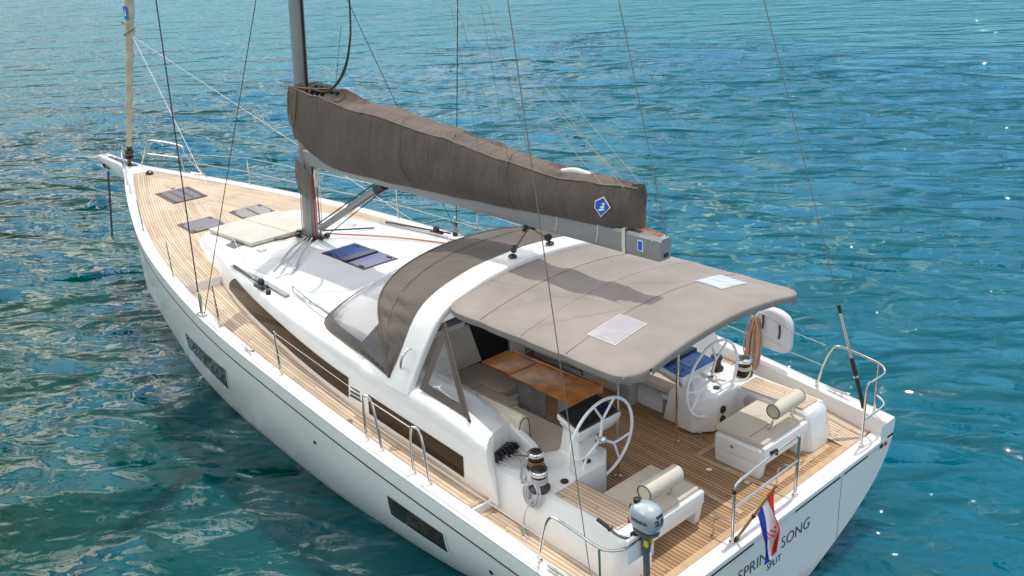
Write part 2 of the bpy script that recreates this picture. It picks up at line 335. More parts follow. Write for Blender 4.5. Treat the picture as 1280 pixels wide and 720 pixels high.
# ------------------------------------------------------------------ sea
def sea():
    def axis(lim_fine, step, far, g):
        a = list(np.arange(0, lim_fine, step)); s = step
        while a[-1] < far: s *= g; a.append(a[-1]+s)
        return a
    px = axis(38, .09, 9000, 1.09); nx = axis(6, .09, 9000, 1.14)
    py = axis(7, .09, 9000, 1.16); ny = axis(34, .09, 9000, 1.09)
    X = np.array([-v for v in nx[::-1][:-1]]+px); Y = np.array([-v for v in ny[::-1][:-1]]+py)
    gx, gy = np.meshgrid(X, Y); nv = gx.size
    rng = np.random.RandomState(3); z = np.zeros_like(gx); dx = np.zeros_like(gx); dy = np.zeros_like(gx)
    lx = np.gradient(X); ly = np.gradient(Y); cell = np.maximum(*np.meshgrid(lx, ly))
    for i in range(90):
        lam = .5*(5.5/.5)**rng.rand(); th = math.radians(-58)+rng.randn()*math.radians(26)
        k = 2*math.pi/lam; st = .020 if lam < 2.0 else .014
        amp = st/k; ph = rng.rand()*6.283
        a = k*(math.cos(th)*gx+math.sin(th)*gy)+ph
        fade = np.clip((lam/cell-3)/3, 0, 1)*(1-.55*np.clip((gy-1)/4, 0, 1))
        z += fade*amp*np.cos(a); dx -= fade*amp*math.cos(th)*np.sin(a)*.8; dy -= fade*amp*math.sin(th)*np.sin(a)*.8
    co = np.stack([gx+dx, gy+dy, z], -1).reshape(-1, 3)
    ny_, nx_ = gx.shape; idx = np.arange(nv).reshape(ny_, nx_)
    f = np.stack([idx[:-1, :-1], idx[:-1, 1:], idx[1:, 1:], idx[1:, :-1]], -1).reshape(-1, 4)
    me = bpy.data.meshes.new('sea'); me.vertices.add(nv); me.vertices.foreach_set('co', co.ravel())
    me.loops.add(f.size); me.loops.foreach_set('vertex_index', f.ravel().astype(np.int32))
    me.polygons.add(len(f)); me.polygons.foreach_set('loop_start', np.arange(0, f.size, 4, dtype=np.int32)); me.polygons.foreach_set('loop_total', np.full(len(f), 4, np.int32))
    me.update(); me.polygons.foreach_set('use_smooth', np.ones(len(f), bool)); me.validate()
    o = bpy.data.objects.new('sea', me); col.objects.link(o); o['kind'] = 'structure'
    m = bpy.data.materials.new('sea_water'); m.use_nodes = True; t = m.node_tree; N = t.nodes; L = t.links; b = N['Principled BSDF']
    tc = N.new('ShaderNodeTexCoord'); pos = tc.outputs['Object']
    def mapping(rot, sc):
        q0 = N.new('ShaderNodeMapping'); q0.inputs['Rotation'].default_value = (0, 0, -rot); L.new(pos, q0.inputs[0]); q = N.new('ShaderNodeMapping'); q.inputs['Scale'].default_value = sc; L.new(q0.outputs[0], q.inputs[0]); return q.outputs[0]
    def nse(vec, sc, det=3, dist=0, rough=.5):
        n = N.new('ShaderNodeTexNoise'); n.inputs['Scale'].default_value = sc; n.inputs['Detail'].default_value = det; n.inputs['Distortion'].default_value = dist; n.inputs['Roughness'].default_value = rough; L.new(vec, n.inputs['Vector']); return n.outputs[0]
    # ripple layers, stretched along the crests
    v1 = mapping(R(27), (.42, 1, 1)); v2 = mapping(R(40), (.5, 1, 1)); v3 = mapping(R(10), (.6, 1, 1))
    h1 = nse(v1, .8, 1.2, 1.0); h2 = nse(v2, 2.2, 1.5, 1.0); h3 = nse(v3, 5.5, 2, .5)
    def bump(h, st, dist, prev=None):
        q = N.new('ShaderNodeBump'); q.inputs['Strength'].default_value = st; q.inputs['Distance'].default_value = dist; L.new(h, q.inputs['Height'])
        if prev: L.new(prev, q.inputs['Normal'])
        return q.outputs[0]
    h0 = nse(mapping(R(32), (.45, 1, 1)), .33, 2, .8); nn = bump(h0, 1, 2.0); nn = bump(h1, 1, .47, nn); nn = bump(h2, 1, .160, nn); nn = bump(h3, 1, .018, nn)
    L.new(nn, b.inputs['Normal'])
    # body colour: port green with hull shade painted in, starboard blue-teal; pale patches
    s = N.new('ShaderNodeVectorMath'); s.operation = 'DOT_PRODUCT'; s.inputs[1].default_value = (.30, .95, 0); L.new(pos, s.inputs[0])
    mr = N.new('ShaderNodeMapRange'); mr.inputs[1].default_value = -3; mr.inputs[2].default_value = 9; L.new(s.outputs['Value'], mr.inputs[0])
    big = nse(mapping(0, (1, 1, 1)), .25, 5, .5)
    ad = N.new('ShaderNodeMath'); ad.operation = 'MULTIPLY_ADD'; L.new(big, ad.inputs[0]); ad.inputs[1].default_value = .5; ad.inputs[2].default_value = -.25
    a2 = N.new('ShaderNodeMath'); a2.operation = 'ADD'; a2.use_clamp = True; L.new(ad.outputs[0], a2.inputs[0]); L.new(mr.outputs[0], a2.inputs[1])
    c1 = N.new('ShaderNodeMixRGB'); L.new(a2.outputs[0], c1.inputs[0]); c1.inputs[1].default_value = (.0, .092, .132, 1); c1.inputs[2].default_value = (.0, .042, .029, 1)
    wn = nse(mapping(R(30), (.8, 1, 1)), 2.6, 5, 1.0, .6)
    rp = N.new('ShaderNodeValToRGB'); rp.color_ramp.elements[0].position = .575; rp.color_ramp.elements[1].position = .60; L.new(wn, rp.inputs[0])
    # the pale yellow-green patches fade out around one spot to starboard
    dist = N.new('ShaderNodeVectorMath'); dist.operation = 'DISTANCE'; q = N.new('ShaderNodeMapping'); q.inputs['Rotation'].default_value = (0, 0, R(0)); q.inputs['Scale'].default_value = (.5, .8, 1); L.new(pos, q.inputs[0]); L.new(q.outputs[0], dist.inputs[0]); dist.inputs[1].default_value = (4.9, -9.2, 0)
    md = N.new('ShaderNodeMapRange'); md.inputs[1].default_value = 1.0; md.inputs[2].default_value = 4.6; md.inputs[3].default_value = 1; md.inputs[4].default_value = 0; L.new(dist.outputs['Value'], md.inputs[0])
    mm = N.new('ShaderNodeMath'); mm.operation = 'MULTIPLY'; L.new(rp.outputs[0], mm.inputs[0]); L.new(md.outputs[0], mm.inputs[1])
    mm2 = N.new('ShaderNodeMath'); mm2.operation = 'MULTIPLY'; L.new(mm.outputs[0], mm2.inputs[0]); mm2.inputs[1].default_value = .42
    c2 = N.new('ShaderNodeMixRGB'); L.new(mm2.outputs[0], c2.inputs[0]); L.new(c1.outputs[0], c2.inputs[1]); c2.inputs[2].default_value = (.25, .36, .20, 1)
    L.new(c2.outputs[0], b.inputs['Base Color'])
    b.inputs['Roughness'].default_value = .015; b.inputs['IOR'].default_value = 1.33
    b.inputs['Subsurface Weight'].default_value = 1; b.inputs['Subsurface Radius'].default_value = (.5, 1.0, 1.0); b.inputs['Subsurface Scale'].default_value = .3; b.subsurface_method = 'BURLEY'
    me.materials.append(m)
sea()

# ------------------------------------------------------------------ yacht
Y = thing('sailing_yacht', 'large white sailing yacht with teak decks and taupe bimini lying on the teal sea', 'sailing yacht')
def P(name, mb, m, parent=None, **k): return mb.build(name, m, parent or Y, **k)
def PS(name, mb, m, parent=None, **k):
    # every loose piece of the shape becomes a part of its own
    n = len(mb.v); up_ = list(range(n))
    def fd(a):
        while up_[a] != a: up_[a] = up_[up_[a]]; a = up_[a]
        return a
    for f in mb.f:
        r0 = fd(f[0])
        for i in f[1:]: up_[fd(i)] = r0
    g = {}
    for f, mi in zip(mb.f, mb.mi): g.setdefault(fd(f[0]), []).append((f, mi))
    res = []
    for fs in g.values():
        ids = sorted({i for f, _ in fs for i in f}); mp_ = {a: b for b, a in enumerate(ids)}; q = MB()
        q.v = [mb.v[i] for i in ids]; q.f = [[mp_[i] for i in f] for f, _ in fs]; q.mi = [mi for _, mi in fs]; q.uv = {mp_[i]: mb.uv[i] for i in ids if i in mb.uv}
        res.append(q.build(name, m, parent or Y, **k))
    return res

# hull
xs = list(np.linspace(0, 16.6, 84))+[16.8, 17.0, 17.2, 17.35, 17.48, 17.58, 17.66, 17.71]
def section(x, side):
    r = []
    for t in np.linspace(1, 0, 22):
        z = zg(x)*t; r.append((x if t > 0 else x, side*hy(x, z), z))
    yy = yw(x); d = .62*min(1, (17.8-x)/6)*min(1, (x+.2)/2.5)
    for a in (.25, .5, .75, 1): r.append((x, side*yy*math.cos(a*math.pi/2), -d*math.sin(a*math.pi/2)-.02*a))
    return r
mb = MB()
for side in (1, -1): mb.loft([section(x, side) for x in xs], closed=False, caps=False)
# stem, transom
sp_ = section(17.71, 1); sm_ = section(17.71, -1); mb.loft([sp_, [(17.76, 0, p[2]) for p in sp_], sm_], closed=False, caps=False)
TZ = 1.235
def tsec(side): return [(0, side*hy(0, z), z) for z in np.linspace(TZ, 0, 18)]+[p for p in section(0, side)[22:]]
mb.loft([tsec(1), [(0, 0, p[2]) for p in tsec(1)], tsec(-1)], closed=False, caps=False)
# quarter tops above the transom edge (bulwark ends)
for s in (1, -1):
    n = 8; q = [(0, s*hy(0, z), z) for z in np.linspace(zg(0), TZ, n)]
    mb.loft([q, [(0, s*2.30, p[2]) for p in q]], closed=False, caps=False)
hull = P('hull', mb, hullw, smooth=40)
# toe rail cap + bulwark inside face
mb = MB(); XX = list(np.linspace(0, 17.4, 100))
for s in (1, -1):
    rings = []
    for x in XX:
        g = yg(x); z = zg(x); wd = min(.19, g*.75)
        zb = (zdk(x)-.02) if x > 2.3 else walk_z(x)-.02
        if x > 9.8: zb = z-.06
        rings.append([(x, s*(g+.002), z-.03), (x, s*(g+.006), z-.006), (x, s*(g-.012), z+.008), (x, s*(g-wd*.5), z+.006), (x, s*(g-wd+.02), z+.004), (x, s*(g-wd), z-.012), (x, s*(g-wd-.005), zb)])
    mb.loft(rings, closed=False, caps=False)
PS('bulwark', mb, gel, smooth=50)
# moulded line under the toe rail + thin rubbing line
mb = MB()
for s in (1, -1):
    mb.tube([(x, s*(hy(x, zg(x)-max(.1, min(.30, .24+.0*x)))+.001), zg(x)-.24) for x in np.linspace(.3, 17.3, 120)], .011, 6)
PS('hull_groove', mb, bronze)
mb = MB()
for s in (1, -1):
    mb.tube([(x, s*(yg(x)-.035), zg(x)+.008) for x in np.linspace(.3, 17.2, 120)], .004, 4)
PS('toe_rail_seam', mb, mat('seam_grey', (.42, .38, .36), .6))

# bowsprit with fairing
mb = MB()
def ring_bs(x, w, zt, zb): return [(x, -w, zt), (x, -w, zb), (x, w, zb), (x, w, zt)]
mb.loft([ring_bs(16.75, .34, 2.60, 2.45), ring_bs(17.3, .22, 2.655, 2.40), ring_bs(17.75, .155, 2.675, 2.33), ring_bs(18.6, .14, 2.68, 2.50), ring_bs(19.2, .13, 2.68, 2.58)])
bs = P('bowsprit', mb, gel, bevel=.02)
mb = MB(); mb.prism([(17.2, -.12, 2.672), (17.35, .09, 2.675), (18.75, .045, 2.684), (18.75, -.045, 2.684)], (0, 0, .004)); P('locker_slot', mb, bronze, bs)
mb = MB(); mb.lathe([(0, 0), (.05, 0), (.05, .012), (.0, .014)], (19.0, 0, 2.683)); mb.lathe([(.0, 0), (.03, 0), (.035, .05), (0, .06)], (18.3, 0, 2.685)); PS('eye_fitting', mb, steel, bs)

# decks -------------------------------------------------------------
def deck_strip(mb, X, yi, yo, z, n=6, mir=True):
    for s in ((1, -1) if mir else (1,)):
        rings = []; uv = []
        for x in X:
            a, b = yo(x), yi(x); rr = []; uu = []
            for j in range(n+1):
                y = a+(b-a)*j/n; rr.append((x, s*y, z(x))); uu.append((x, a-y))
            rings.append(rr); uv.append(uu)
        mb.loft(rings, closed=False, caps=False, uvs=uv)
yb = spl([2.1, 3.3, 4.43, 5.81, 7.23, 8.76, 9.95, 10.8, 11.5], [2.13, 2.15, 2.165, 2.13, 1.99, 1.77, 1.52, 1.34, 1.17])
mb = MB(); deck_strip(mb, np.linspace(9.8, 17.25, 70), lambda x: 0, lambda x: max(.02, yg(x)-.17), lambda x: zg(x)-.03, 12)
P('foredeck', mb, T_deck, smooth=0)
mb = MB()
deck_strip(mb, np.linspace(2.3, 9.8, 60), lambda x: yb(x)-.1, lambda x: yg(x)-.17, zdk, 6)
PS('side_deck', mb, T_deck, smooth=0)
mb = MB()
for s in (1, -1):
    mb.box(9.79, 9.83, s*1.3, s*(yg(9.8)-.15), zdk(9.8)-.05, zg(9.8)-.034)
    mb.box(2.27, 2.31, s*1.95, s*(yg(2.3)-.15), 1.3, zdk(2.3)-.004)
PS('deck_step', mb, gel)
mb = MB()
for s in (1, -1):
    mb.box(2.315, 2.38, s*2.02, s*(yg(2.3)-.19), zdk(2.3)+.001, zdk(2.35)+.006)
    mb.box(2.2, 2.265, s*2.12, s*(yg(2.2)-.2), walk_z(2.25), walk_z(2.2)+.006)
PS('teak_margin', mb, T_edge)
mb = MB(); deck_strip(mb, np.linspace(.22, 2.3, 24), lambda x: 1.9, lambda x: yg(x)-.17, walk_z, 5)
PS('walkway', mb, T_deck, smooth=0)
# cockpit sole
mb = MB(); rings = []; uv = []
for x in np.linspace(.2, 5.2, 30):
    rr = []; uu = []
    lim = 2.45 if x < .75 else 2.0
    for y in np.linspace(-lim, lim, 21): rr.append((x, y, zsole(x)+(.0 if abs(y) < 2.02 else .0))); uu.append((x, y+5))
    rings.append(rr); uv.append(uu)
mb.loft(rings, closed=False, caps=False, uvs=uv); P('cockpit_sole', mb, T_cock, smooth=0)
mb = MB()
def strip(mb, a, b, w, z=.005):
    a = V(*a); b = V(*b); d = (b-a).normalized(); n = V(-d.y, d.x)*w/2
    q = [V(a.x+n.x, a.y+n.y), V(b.x+n.x, b.y+n.y), V(b.x-n.x, b.y-n.y), V(a.x-n.x, a.y-n.y)]
    mb.prism([(p.x, p.y, zsole(p.x)+.001) for p in q], (0, 0, z))
for a, b in (((.25, -2.3), (.25, 2.3)), ((.33, -.52), (1.42, -.46)), ((1.42, -.46), (1.42, -.95)), ((.36, .12), (1.43, .06)), ((1.43, .06), (1.43, .5)), ((.42, -1.25), (1.0, -1.25)), ((.42, -1.8), (.42, -.6))):
    strip(mb, a, b, .085 if a[0] == .25 else .07)
PS('sole_margin', mb, T_edge)
mb = MB(); mb.box(-.006, .2, -yg(0)+.17, yg(0)-.17, 1.15, 1.237); P('transom_edge', mb, gel, bevel=.012)
mb = MB()
for a, b in ((1.9, 1.32), (1.22, .43), (-.38, -1.34), (-1.43, -1.98)): mb.box(-.010, .01, a, b, 1.158, 1.180)
PS('transom_slit', mb, bronze)
mb = MB(); mb.box(-.003, .003, -1.385, -1.393, .18, 1.16); mb.box(-.003, .003, 1.385, 1.393, .18, 1.16); PS('platform_seam', mb, mat('seam_dark', (.2, .21, .22), .6))
mb = MB(); mb.lathe([(0, 0), (.028, 0), (.028, .02), (0, .02)], (.0, -2.42, 1.16), (-1, 0, 0)); P('corner_light', mb, navlight)
mb = MB(); mb.lathe([(0, 0), (.03, 0), (.03, .02), (0, .02)], (.0, -2.31, 1.17), (-1, 0, 0)); P('shore_power_socket', mb, black)
TM = Matrix(((0, 0, -1, -.006), (-1, 0, 0, 0), (0, 1, 0, 0), (0, 0, 0, 1)))
def TMat(y, z):
    q = TM.copy(); q[1][3] = y; q[2][3] = z; return q
text_mesh('yacht_name_word', 'SPRING', .215, lettering, Y, TMat(.335, .865), 1.0, .002, -.0035)
text_mesh('yacht_name_word', 'SONG', .215, lettering, Y, TMat(-.425, .865), 1.0, .002, -.0035)
text_mesh('home_port', 'SPLIT', .125, lettering, Y, TMat(.0, .69), 1.0, .002, -.002)

mb = MB()
for x, y in DR: mb.lathe([(0, 0), (.038, 0), (.038, .005), (.015, .003), (0, .003)], (x, y, zsole(x)+.002), n=14)
PS('deck_drain', mb, steel)
# hull windows
def hull_patch(name, quad, mt, off=.004, n=10):
    mb = MB(); rings = []
    a, b, c, d = quad            # (x,z): top fwd, top aft, bottom aft, bottom fwd
    for i in range(n+1):
        u = i/n; r = []
        for j in range(5):
            v = j/4
            x = (a[0]*(1-u)+b[0]*u)*(1-v)+(d[0]*(1-u)+c[0]*u)*v; z = (a[1]*(1-u)+b[1]*u)*(1-v)+(d[1]*(1-u)+c[1]*u)*v
            r.append((x, hy(x, z)+off, z))
        rings.append(r)
    mb.loft(rings, closed=False, caps=False)
    return P(name, mb, mt)
HW = [((9.93, 1.335), (7.85, 1.43), (8.27, .895), (10.28, .91)), ((3.48, 1.285), (2.47, 1.237), (2.55, .895), (3.60, .905))]
for q in HW:
    e = .03; qq = ((q[0][0]+e, q[0][1]+e*.4), (q[1][0]-e, q[1][1]+e*.4), (q[2][0]-e*1.4, q[2][1]-e*1.2), (q[3][0]+e*1.2, q[3][1]-e*1.2))
    f = hull_patch('hull_window_frame', qq, whitep, .006); g = hull_patch('window_pane', q, glass, .012); g.parent = f
mb = MB()
for x, z in ((5.12, 1.33), (1.75, 1.08)): mb.lathe([(0, 0), (.028, 0), (.03, .012), (0, .012)], (x, hy(x, z)-.002, z), (0, 1, -.15), 12)
PS('through_hull', mb, black)

# coachroof ---------------------------------------------------------
def zc(x): return float(np.interp(x, [4.6, 5.5, 8, 9.5, 11.0, 11.5, 11.8, 11.93, 12.0], [2.52, 2.58, 2.60, 2.57, 2.50, 2.46, 2.40, 2.36, 2.30]))
def ybb(x): return yb(x) if x < 11.4 else float(np.interp(x, [11.4, 11.7, 11.88, 11.97, 12.0], [yb(11.4), 1.03, .85, .62, .45]))
def zedge(x): return zc(x)-.15*min(1, (12-x)/3) if x > 9 else zc(x)-.15
def roofz(x, y):
    h = ybb(x)-.12; t = min(1, abs(y)/h); return zc(x)-(zc(x)-zedge(x))*t**2.2
def roof_ring(x):
    b = ybb(x); zb = (zdk(x) if x < 9.8 else zg(x)-.03)-.03; ze = zedge(x); r = []
    q = [(b, zb), (b-.03, zb+(ze-zb)*.4), (b-.07, ze-.13), (b-.085, ze-.075), (b-.115, ze-.03), (b-.17, ze+.0)]
    h = b-.17
    for i in range(1, 9):
        y = h*(1-i/8.); q.append((y, roofz(x, y) if i > 1 else ze+(roofz(x, y)-ze)*.9))
    pts = [(x, y, z) for y, z in q]; return pts+[(x, -y, z) for y, z in q[-2::-1]]
rx = list(np.linspace(4.72, 11.3, 50))+[11.5, 11.65, 11.76, 11.84, 11.9, 11.95, 11.98, 12.0]
mb = MB(); mb.loft([roof_ring(x) for x in rx], closed=False, caps=False)
roof = P('coachroof', mb, gel, smooth=50)
# non-skid panels on the roof
def roof_patch(x0, x1, y0f, y1f, name, mt, off=.004, n=24, m=10, parent=None):
    mb = MB(); rings = []
    for x in np.linspace(x0, x1, n):
        a, b = y0f(x), y1f(x); rings.append([(x, a+(b-a)*j/m, roofz(x, a+(b-a)*j/m)+off) for j in range(m+1)])
    mb.loft(rings, closed=False, caps=False); return P(name, mb, mt, parent, smooth=60)
for s in (1, -1):
    roof_patch(6.62, 8.95, lambda x: s*.012, lambda x: s*min(1.40, .9+.9*(x-6.5)), 'nonskid_panel', nonskid)
    roof_patch(6.0, 7.28, lambda x: s*1.52, lambda x: s*(1.60+.0*x), 'nonskid_panel', nonskid)
# cabin side windows
def side_pt(x, z, s, off):
    b = ybb(x); zb = zdk(x)-.03; ze = zedge(x); t = (z-zb)/(ze-zb)
    y = b-.03*min(1, t/.4)-(.04*max(0, t-.4)/.35 if t > .4 else 0)
    return (x, s*(y+off), z)
def side_win(x0, x1, s):
    mb = MB(); rings = []
    for x in np.linspace(x0, x1, 30):
        zt = zdk(x)+.05+(.30 if x0 > 4.5 else .36)*float(np.interp(x, [x0, x1], [1, 1.0])); zb = zdk(x)+.075
        if x > x1-.25: zt = zb+(zt-zb)*max(.35, (x1-x)/.25*.65+.35)
        rings.append([side_pt(x, zb+(zt-zb)*j/4, s, .008) for j in range(5)])
    mb.loft(rings, closed=False, caps=False); return P('cabin_window', mb, glass)
for s in (1, -1): side_win(5.05, 9.35, s)
mb = MB()
for s in (1, -1):
    for k in range(4):
        z = zdk(4.85)+.13+k*.052; mb.box(4.73, 5.0, s*2.08, s*(2.160-.012*k), z, z+.024)
PS('side_vent', mb, black)

# aft coaming (from the coachroof to the helm) -------------------------
def coam_ring(x, s):
    zb = zdk(x)-.04; b = yb(x)
    zt = float(np.interp(x, [2.36, 2.73, 3.3, 3.7, 4.75], [2.16, 2.25, 2.335, 2.355, 2.40])); wq = max(0, min(1, (3.3-x)/.9))
    q = [(b, zb), (b-.015, zt-.24), (b-.04, zt-.11), (b-.08, zt-.04), (b-.14, zt-.005), (b-.21, zt+.004), (1.86, zt), (1.72, zt-.02), (1.56, zt-.06), (1.47, zt-.11), (1.45, 1.60)]
    return [(x+wq*(max(0, 2.06-y)*.42-(.16*max(0, (zt-z)/.5) if y > 1.9 else 0)), s*y, z) for y, z in q]
mb = MB()
for s in (1, -1):
    rr = [coam_ring(x, s) for x in np.linspace(2.38, 4.75, 16)]; mb.loft(rr, closed=False, caps=False)
    e = rr[0]+[(2.60, s*1.45, zdk(2.38)-.04)]; mb.add(e, [list(range(len(e)))])
    e = rr[-1]+[(4.75, s*1.45, zdk(4.75)-.04)]; mb.add(e, [list(range(len(e)))])
PS('cockpit_coaming', mb, gel, smooth=45)
for s in (1, -1):       # second side window
    mb = MB(); rings = []
    for x in np.linspace(2.72, 4.56, 16):
        zb = zdk(x)+.06; zt = zb+.27; rings.append([(x, s*(yb(x)-.02*(z-zdk(x)+.04)/.5+.010), z) for z in np.linspace(zb, zt, 4)])
    mb.loft(rings, closed=False, caps=False); P('coaming_window', mb, glass)
# helm coaming body: ledge with winches, then teak-topped strip
mb = MB()
for s in (1, -1):
    def rng(x, yi, yo_t, yo_b, zt):
        zb = 1.0; return [(x, s*yi, zb), (x, s*yi, zt-.03), (x, s*(yi+.03), zt), (x, s*(yo_t-.10), zt), (x, s*(yo_t-.03), zt-.02), (x, s*yo_t, zt-.09), (x, s*yo_b, walk_z(x)-.05), (x, s*yo_b, zb)]
    mb.loft([rng(.47, 1.53, 1.86, 2.02, 1.25), rng(.52, 1.50, 1.89, 2.05, 1.66), rng(.55, 1.48, 1.92, 2.07, 1.735), rng(.61, 1.47, 1.94, 2.09, 1.765), rng(1.55, 1.50, 1.97, 2.12, 1.77), rng(1.56, 1.50, 1.97, 2.12, 1.775), rng(2.25, 1.45, 1.98, 2.13, 1.80), rng(2.62, 1.45, 1.98, 2.12, 1.83)])
PS('helm_coaming', mb, gel, smooth=40)
mb = MB()
for s in (1, -1):
    pts = [(1.565, 1.55), (1.565, 1.02), (1.75, .80), (2.02, .80), (2.10, 1.0), (2.13, 1.2), (2.22, 1.36), (2.42, 1.42), (2.55, 1.50), (2.3, 1.55)]
    mb.prism([(x, s*y, 1.3) for x, y in pts], (0, 0, .485))
PS('winch_ledge', mb, gel, bevel=.025, seg=3)
mb = MB()
for s in (1, -1): mb.prism([(2.80, s*1.44, 1.6), (2.80, s*1.44, 2.13), (2.55, s*1.44, 2.05), (2.25, s*1.44, 1.95), (2.16, s*1.44, 1.86), (2.12, s*1.44, 1.6)], (0, s*.09, 0))
PS('coaming_inner_wall', mb, gel, bevel=.02, seg=3)
mb = MB(); rings = []; uv = []
for s in (1, -1):
    rings = []; uv = []
    for x in np.linspace(.63, 1.54, 10):
        a, b = 1.86, 1.50; rings.append([(x, s*(a+(b-a)*j/6), 1.779 if x > .62 else 1.775) for j in range(7)]); uv.append([(x, (a-b)*j/6+.01) for j in range(7)])
    mb.loft(rings, closed=False, caps=False, uvs=uv)
PS('coaming_teak', mb, T_deck, smooth=0)
mb = MB()
for s in (1, -1): mb.lathe([(0, 0), (.105, 0), (.105, .015), (.085, .03), (.03, .03), (.02, .035), (0, .035)], (1.36, s*1.50, 1.60), (0, -s, 0))
PS('cockpit_speaker', mb, mat('speaker_grille', (.45, .42, .47), .6))
mb = MB()
for z in (1.62, 1.48): mb.lathe([(0, 0), (.05, 0), (.05, .02), (.03, .025), (0, .012)], (1.56, -1.17, z-.05), (-1, 0, 0)); 
mb.lathe([(0, 0), (.045, 0), (.045, .012), (0, .012)], (1.72, 1.16, 1.787)); mb.lathe([(0, 0), (.045, 0), (.045, .012), (0, .012)], (1.62, 1.62, 1.782)); mb.lathe([(0, 0), (.045, 0), (.045, .012), (0, .012)], (1.72, -1.25, 1.787))
PS('deck_fitting', mb, bronze)

# ------------------------------------------------------------------ arch
AP = [(2.10, 2.27), (2.04, 2.40), (1.94, 2.60), (1.84, 2.80), (1.74, 2.98), (1.655, 3.10), (1.54, 3.205), (1.38, 3.29), (1.15, 3.37), (.8, 3.45), (.4, 3.49), (0, 3.505)]
AP = [V(0, a, b) for a, b in AP]; AP = AP+[V(0, -p.y, p.z) for p in AP[-2::-1]]; AP = catmull(AP, 4)
def arch_x(z): return float(np.interp(z, [2.3, 3.0, 3.5], [3.95, 3.845, 3.785]))
mb = MB(); rings = []
for i, p in enumerate(AP):
    t = (AP[min(i+1, len(AP)-1)]-AP[max(i-1, 0)]).normalized(); nrm = V(0, -t.z, t.y)
    if nrm.dot(V(0, p.y, p.z-1.5)) < 0: nrm = -nrm
    hw = float(np.interp(p.z, [2.3, 2.6, 3.5], [.225, .21, .205])); x = arch_x(p.z); th = .055
    r = []
    for a in np.linspace(0, 2*math.pi, 32, endpoint=False):
        cx = math.copysign(abs(math.cos(a))**.30, math.cos(a)); cn = math.copysign(abs(math.sin(a))**.5, math.sin(a)); r.append(V(x+hw*cx, p.y, p.z)+nrm*(th*cn-.02))
    rings.append(r)
mb.loft(rings); arch = P('arch', mb, gel, smooth=55)
mb = MB()
for s in (1, -1):
    a = V(3.88, s*2.03, 2.56); mb.tube([a, a+V(-.02, s*.06, .03), a+V(-.03, s*.03, .17), a+V(-.05, s*-.04, .24), a+V(-.05, -s*.10, .23)], .016, 8, sm=4)
PS('arch_handle', mb, steel, arch)
for s in (1, -1):
    mb = MB(); mb.lathe([(0, 0), (.06, 0), (.05, .02), (.02, .035), (0, .04)], (3.74, s*.33, 3.545), n=14); P('mainsheet_pad', mb, bronze, arch)

# ------------------------------------------------------------------ bimini
def bz(y): return 3.475-.20*(abs(y)/1.55)**1.9
bx0, bx1 = .72, 3.61
def bim_half(x):
    if x < bx0+.28: t = (bx0+.28-x)/.28; return 1.55-.28*(1-math.sqrt(max(0, 1-t*t)))
    if x > bx1-.25: t = (x-bx1+.25)/.25; return 1.55-.12*(1-math.sqrt(max(0, 1-t*t)))
    return 1.55
BX = [bx0, bx0+.02, bx0+.06, bx0+.13, bx0+.2, bx0+.28]+list(np.linspace(1.2, 3.3, 24))+[3.4, 3.48, 3.54, 3.57, bx1]
seams = (1.62, 2.30, 2.98)
def bim_z(x, y):
    z = bz(y)
    for sx in seams: z += .012*math.exp(-((x-sx)/.09)**2)
    z -= .028*math.sin((x-bx0)/(bx1-bx0)*math.pi*4)**2*(1-abs(y)/1.6)
    if x < bx0+.2: z -= .025*((bx0+.2-x)/.2)**2
    return z
mb = MB(); rings = []
for x in BX:
    h = bim_half(x); ys = np.linspace(h, -h, 31); r = [(x, h-.02, bim_z(x, h)-.105), (x, h+.0, bim_z(x, h)-.08), (x, h+.006, bim_z(x, h)-.015)]
    r += [(x, y*(1-.01*(abs(y) > h-.01)), bim_z(x, y)) for y in ys]
    r += [(x, -h-.006, bim_z(x, h)-.015), (x, -h-.0, bim_z(x, h)-.08), (x, -h+.02, bim_z(x, h)-.105)]
    rings.append(r)
mb.loft(rings, closed=False, caps=False)
# aft valance
e = rings[0]; mb.loft([e[3:-3], [(p[0]-.010, p[1], p[2]-.015) for p in e[3:-3]], [(p[0]-.004, p[1]*.997, p[2]-.085) for p in e[3:-3]]], closed=False, caps=False)
# underside
mb.loft([[(x, y*bim_half(x)/1.55*.985, bz(y)-.07) for y in np.linspace(1.55, -1.55, 15)] for x in np.linspace(bx0+.03, bx1, 12)], closed=False, caps=False)
bim = P('bimini', mb, can, smooth=50)
for s in (1, -1):
    mb = MB()
    mb.loft([[(x, s*y, bim_z(x, y)+.006) for y in np.linspace(.66, 1.17, 6)] for x in np.linspace(1.27, 1.66, 5)], closed=False, caps=False)
    f = P('window_edging', mb, whitep, bim, smooth=60)
    mb = MB(); mb.loft([[(x, s*y, bim_z(x, y)+.010) for y in np.linspace(.668, 1.162, 6)] for x in np.linspace(1.278, 1.652, 5)], closed=False, caps=False)
    P('skylight_window', mb, clear('skylight_film_%s' % ('port' if s > 0 else 'starboard'), (.3, .3, .33), .62, (.56, .54, .58) if s > 0 else (.70, .72, .84)), bim, smooth=60)
mb = MB()
for sx in seams: mb.tube([(sx, y, bim_z(sx, y)-.001) for y in np.linspace(-1.54, 1.54, 30)], .004, 4)
seamm = canvas('seam_canvas', (.20, .172, .155)); PS('seam', mb, seamm, bim)
mb = MB()
for s in (1, -1):
    mb.tube([(1.80, s*.55, zsole(1.8)), (1.80, s*.55, 3.42)], .019, 10); mb.lathe([(.045, 0), (.045, .012), (.02, .02), (.02, .03)], (1.80, s*.55, zsole(1.8)+.002), n=14)
PS('bimini_post', mb, steel, bim)
mb = MB()
for x in (1.3, 2.5): mb.tube([(x, y, bz(y)-.05) for y in np.linspace(-1.5, 1.5, 16)], .015, 6)
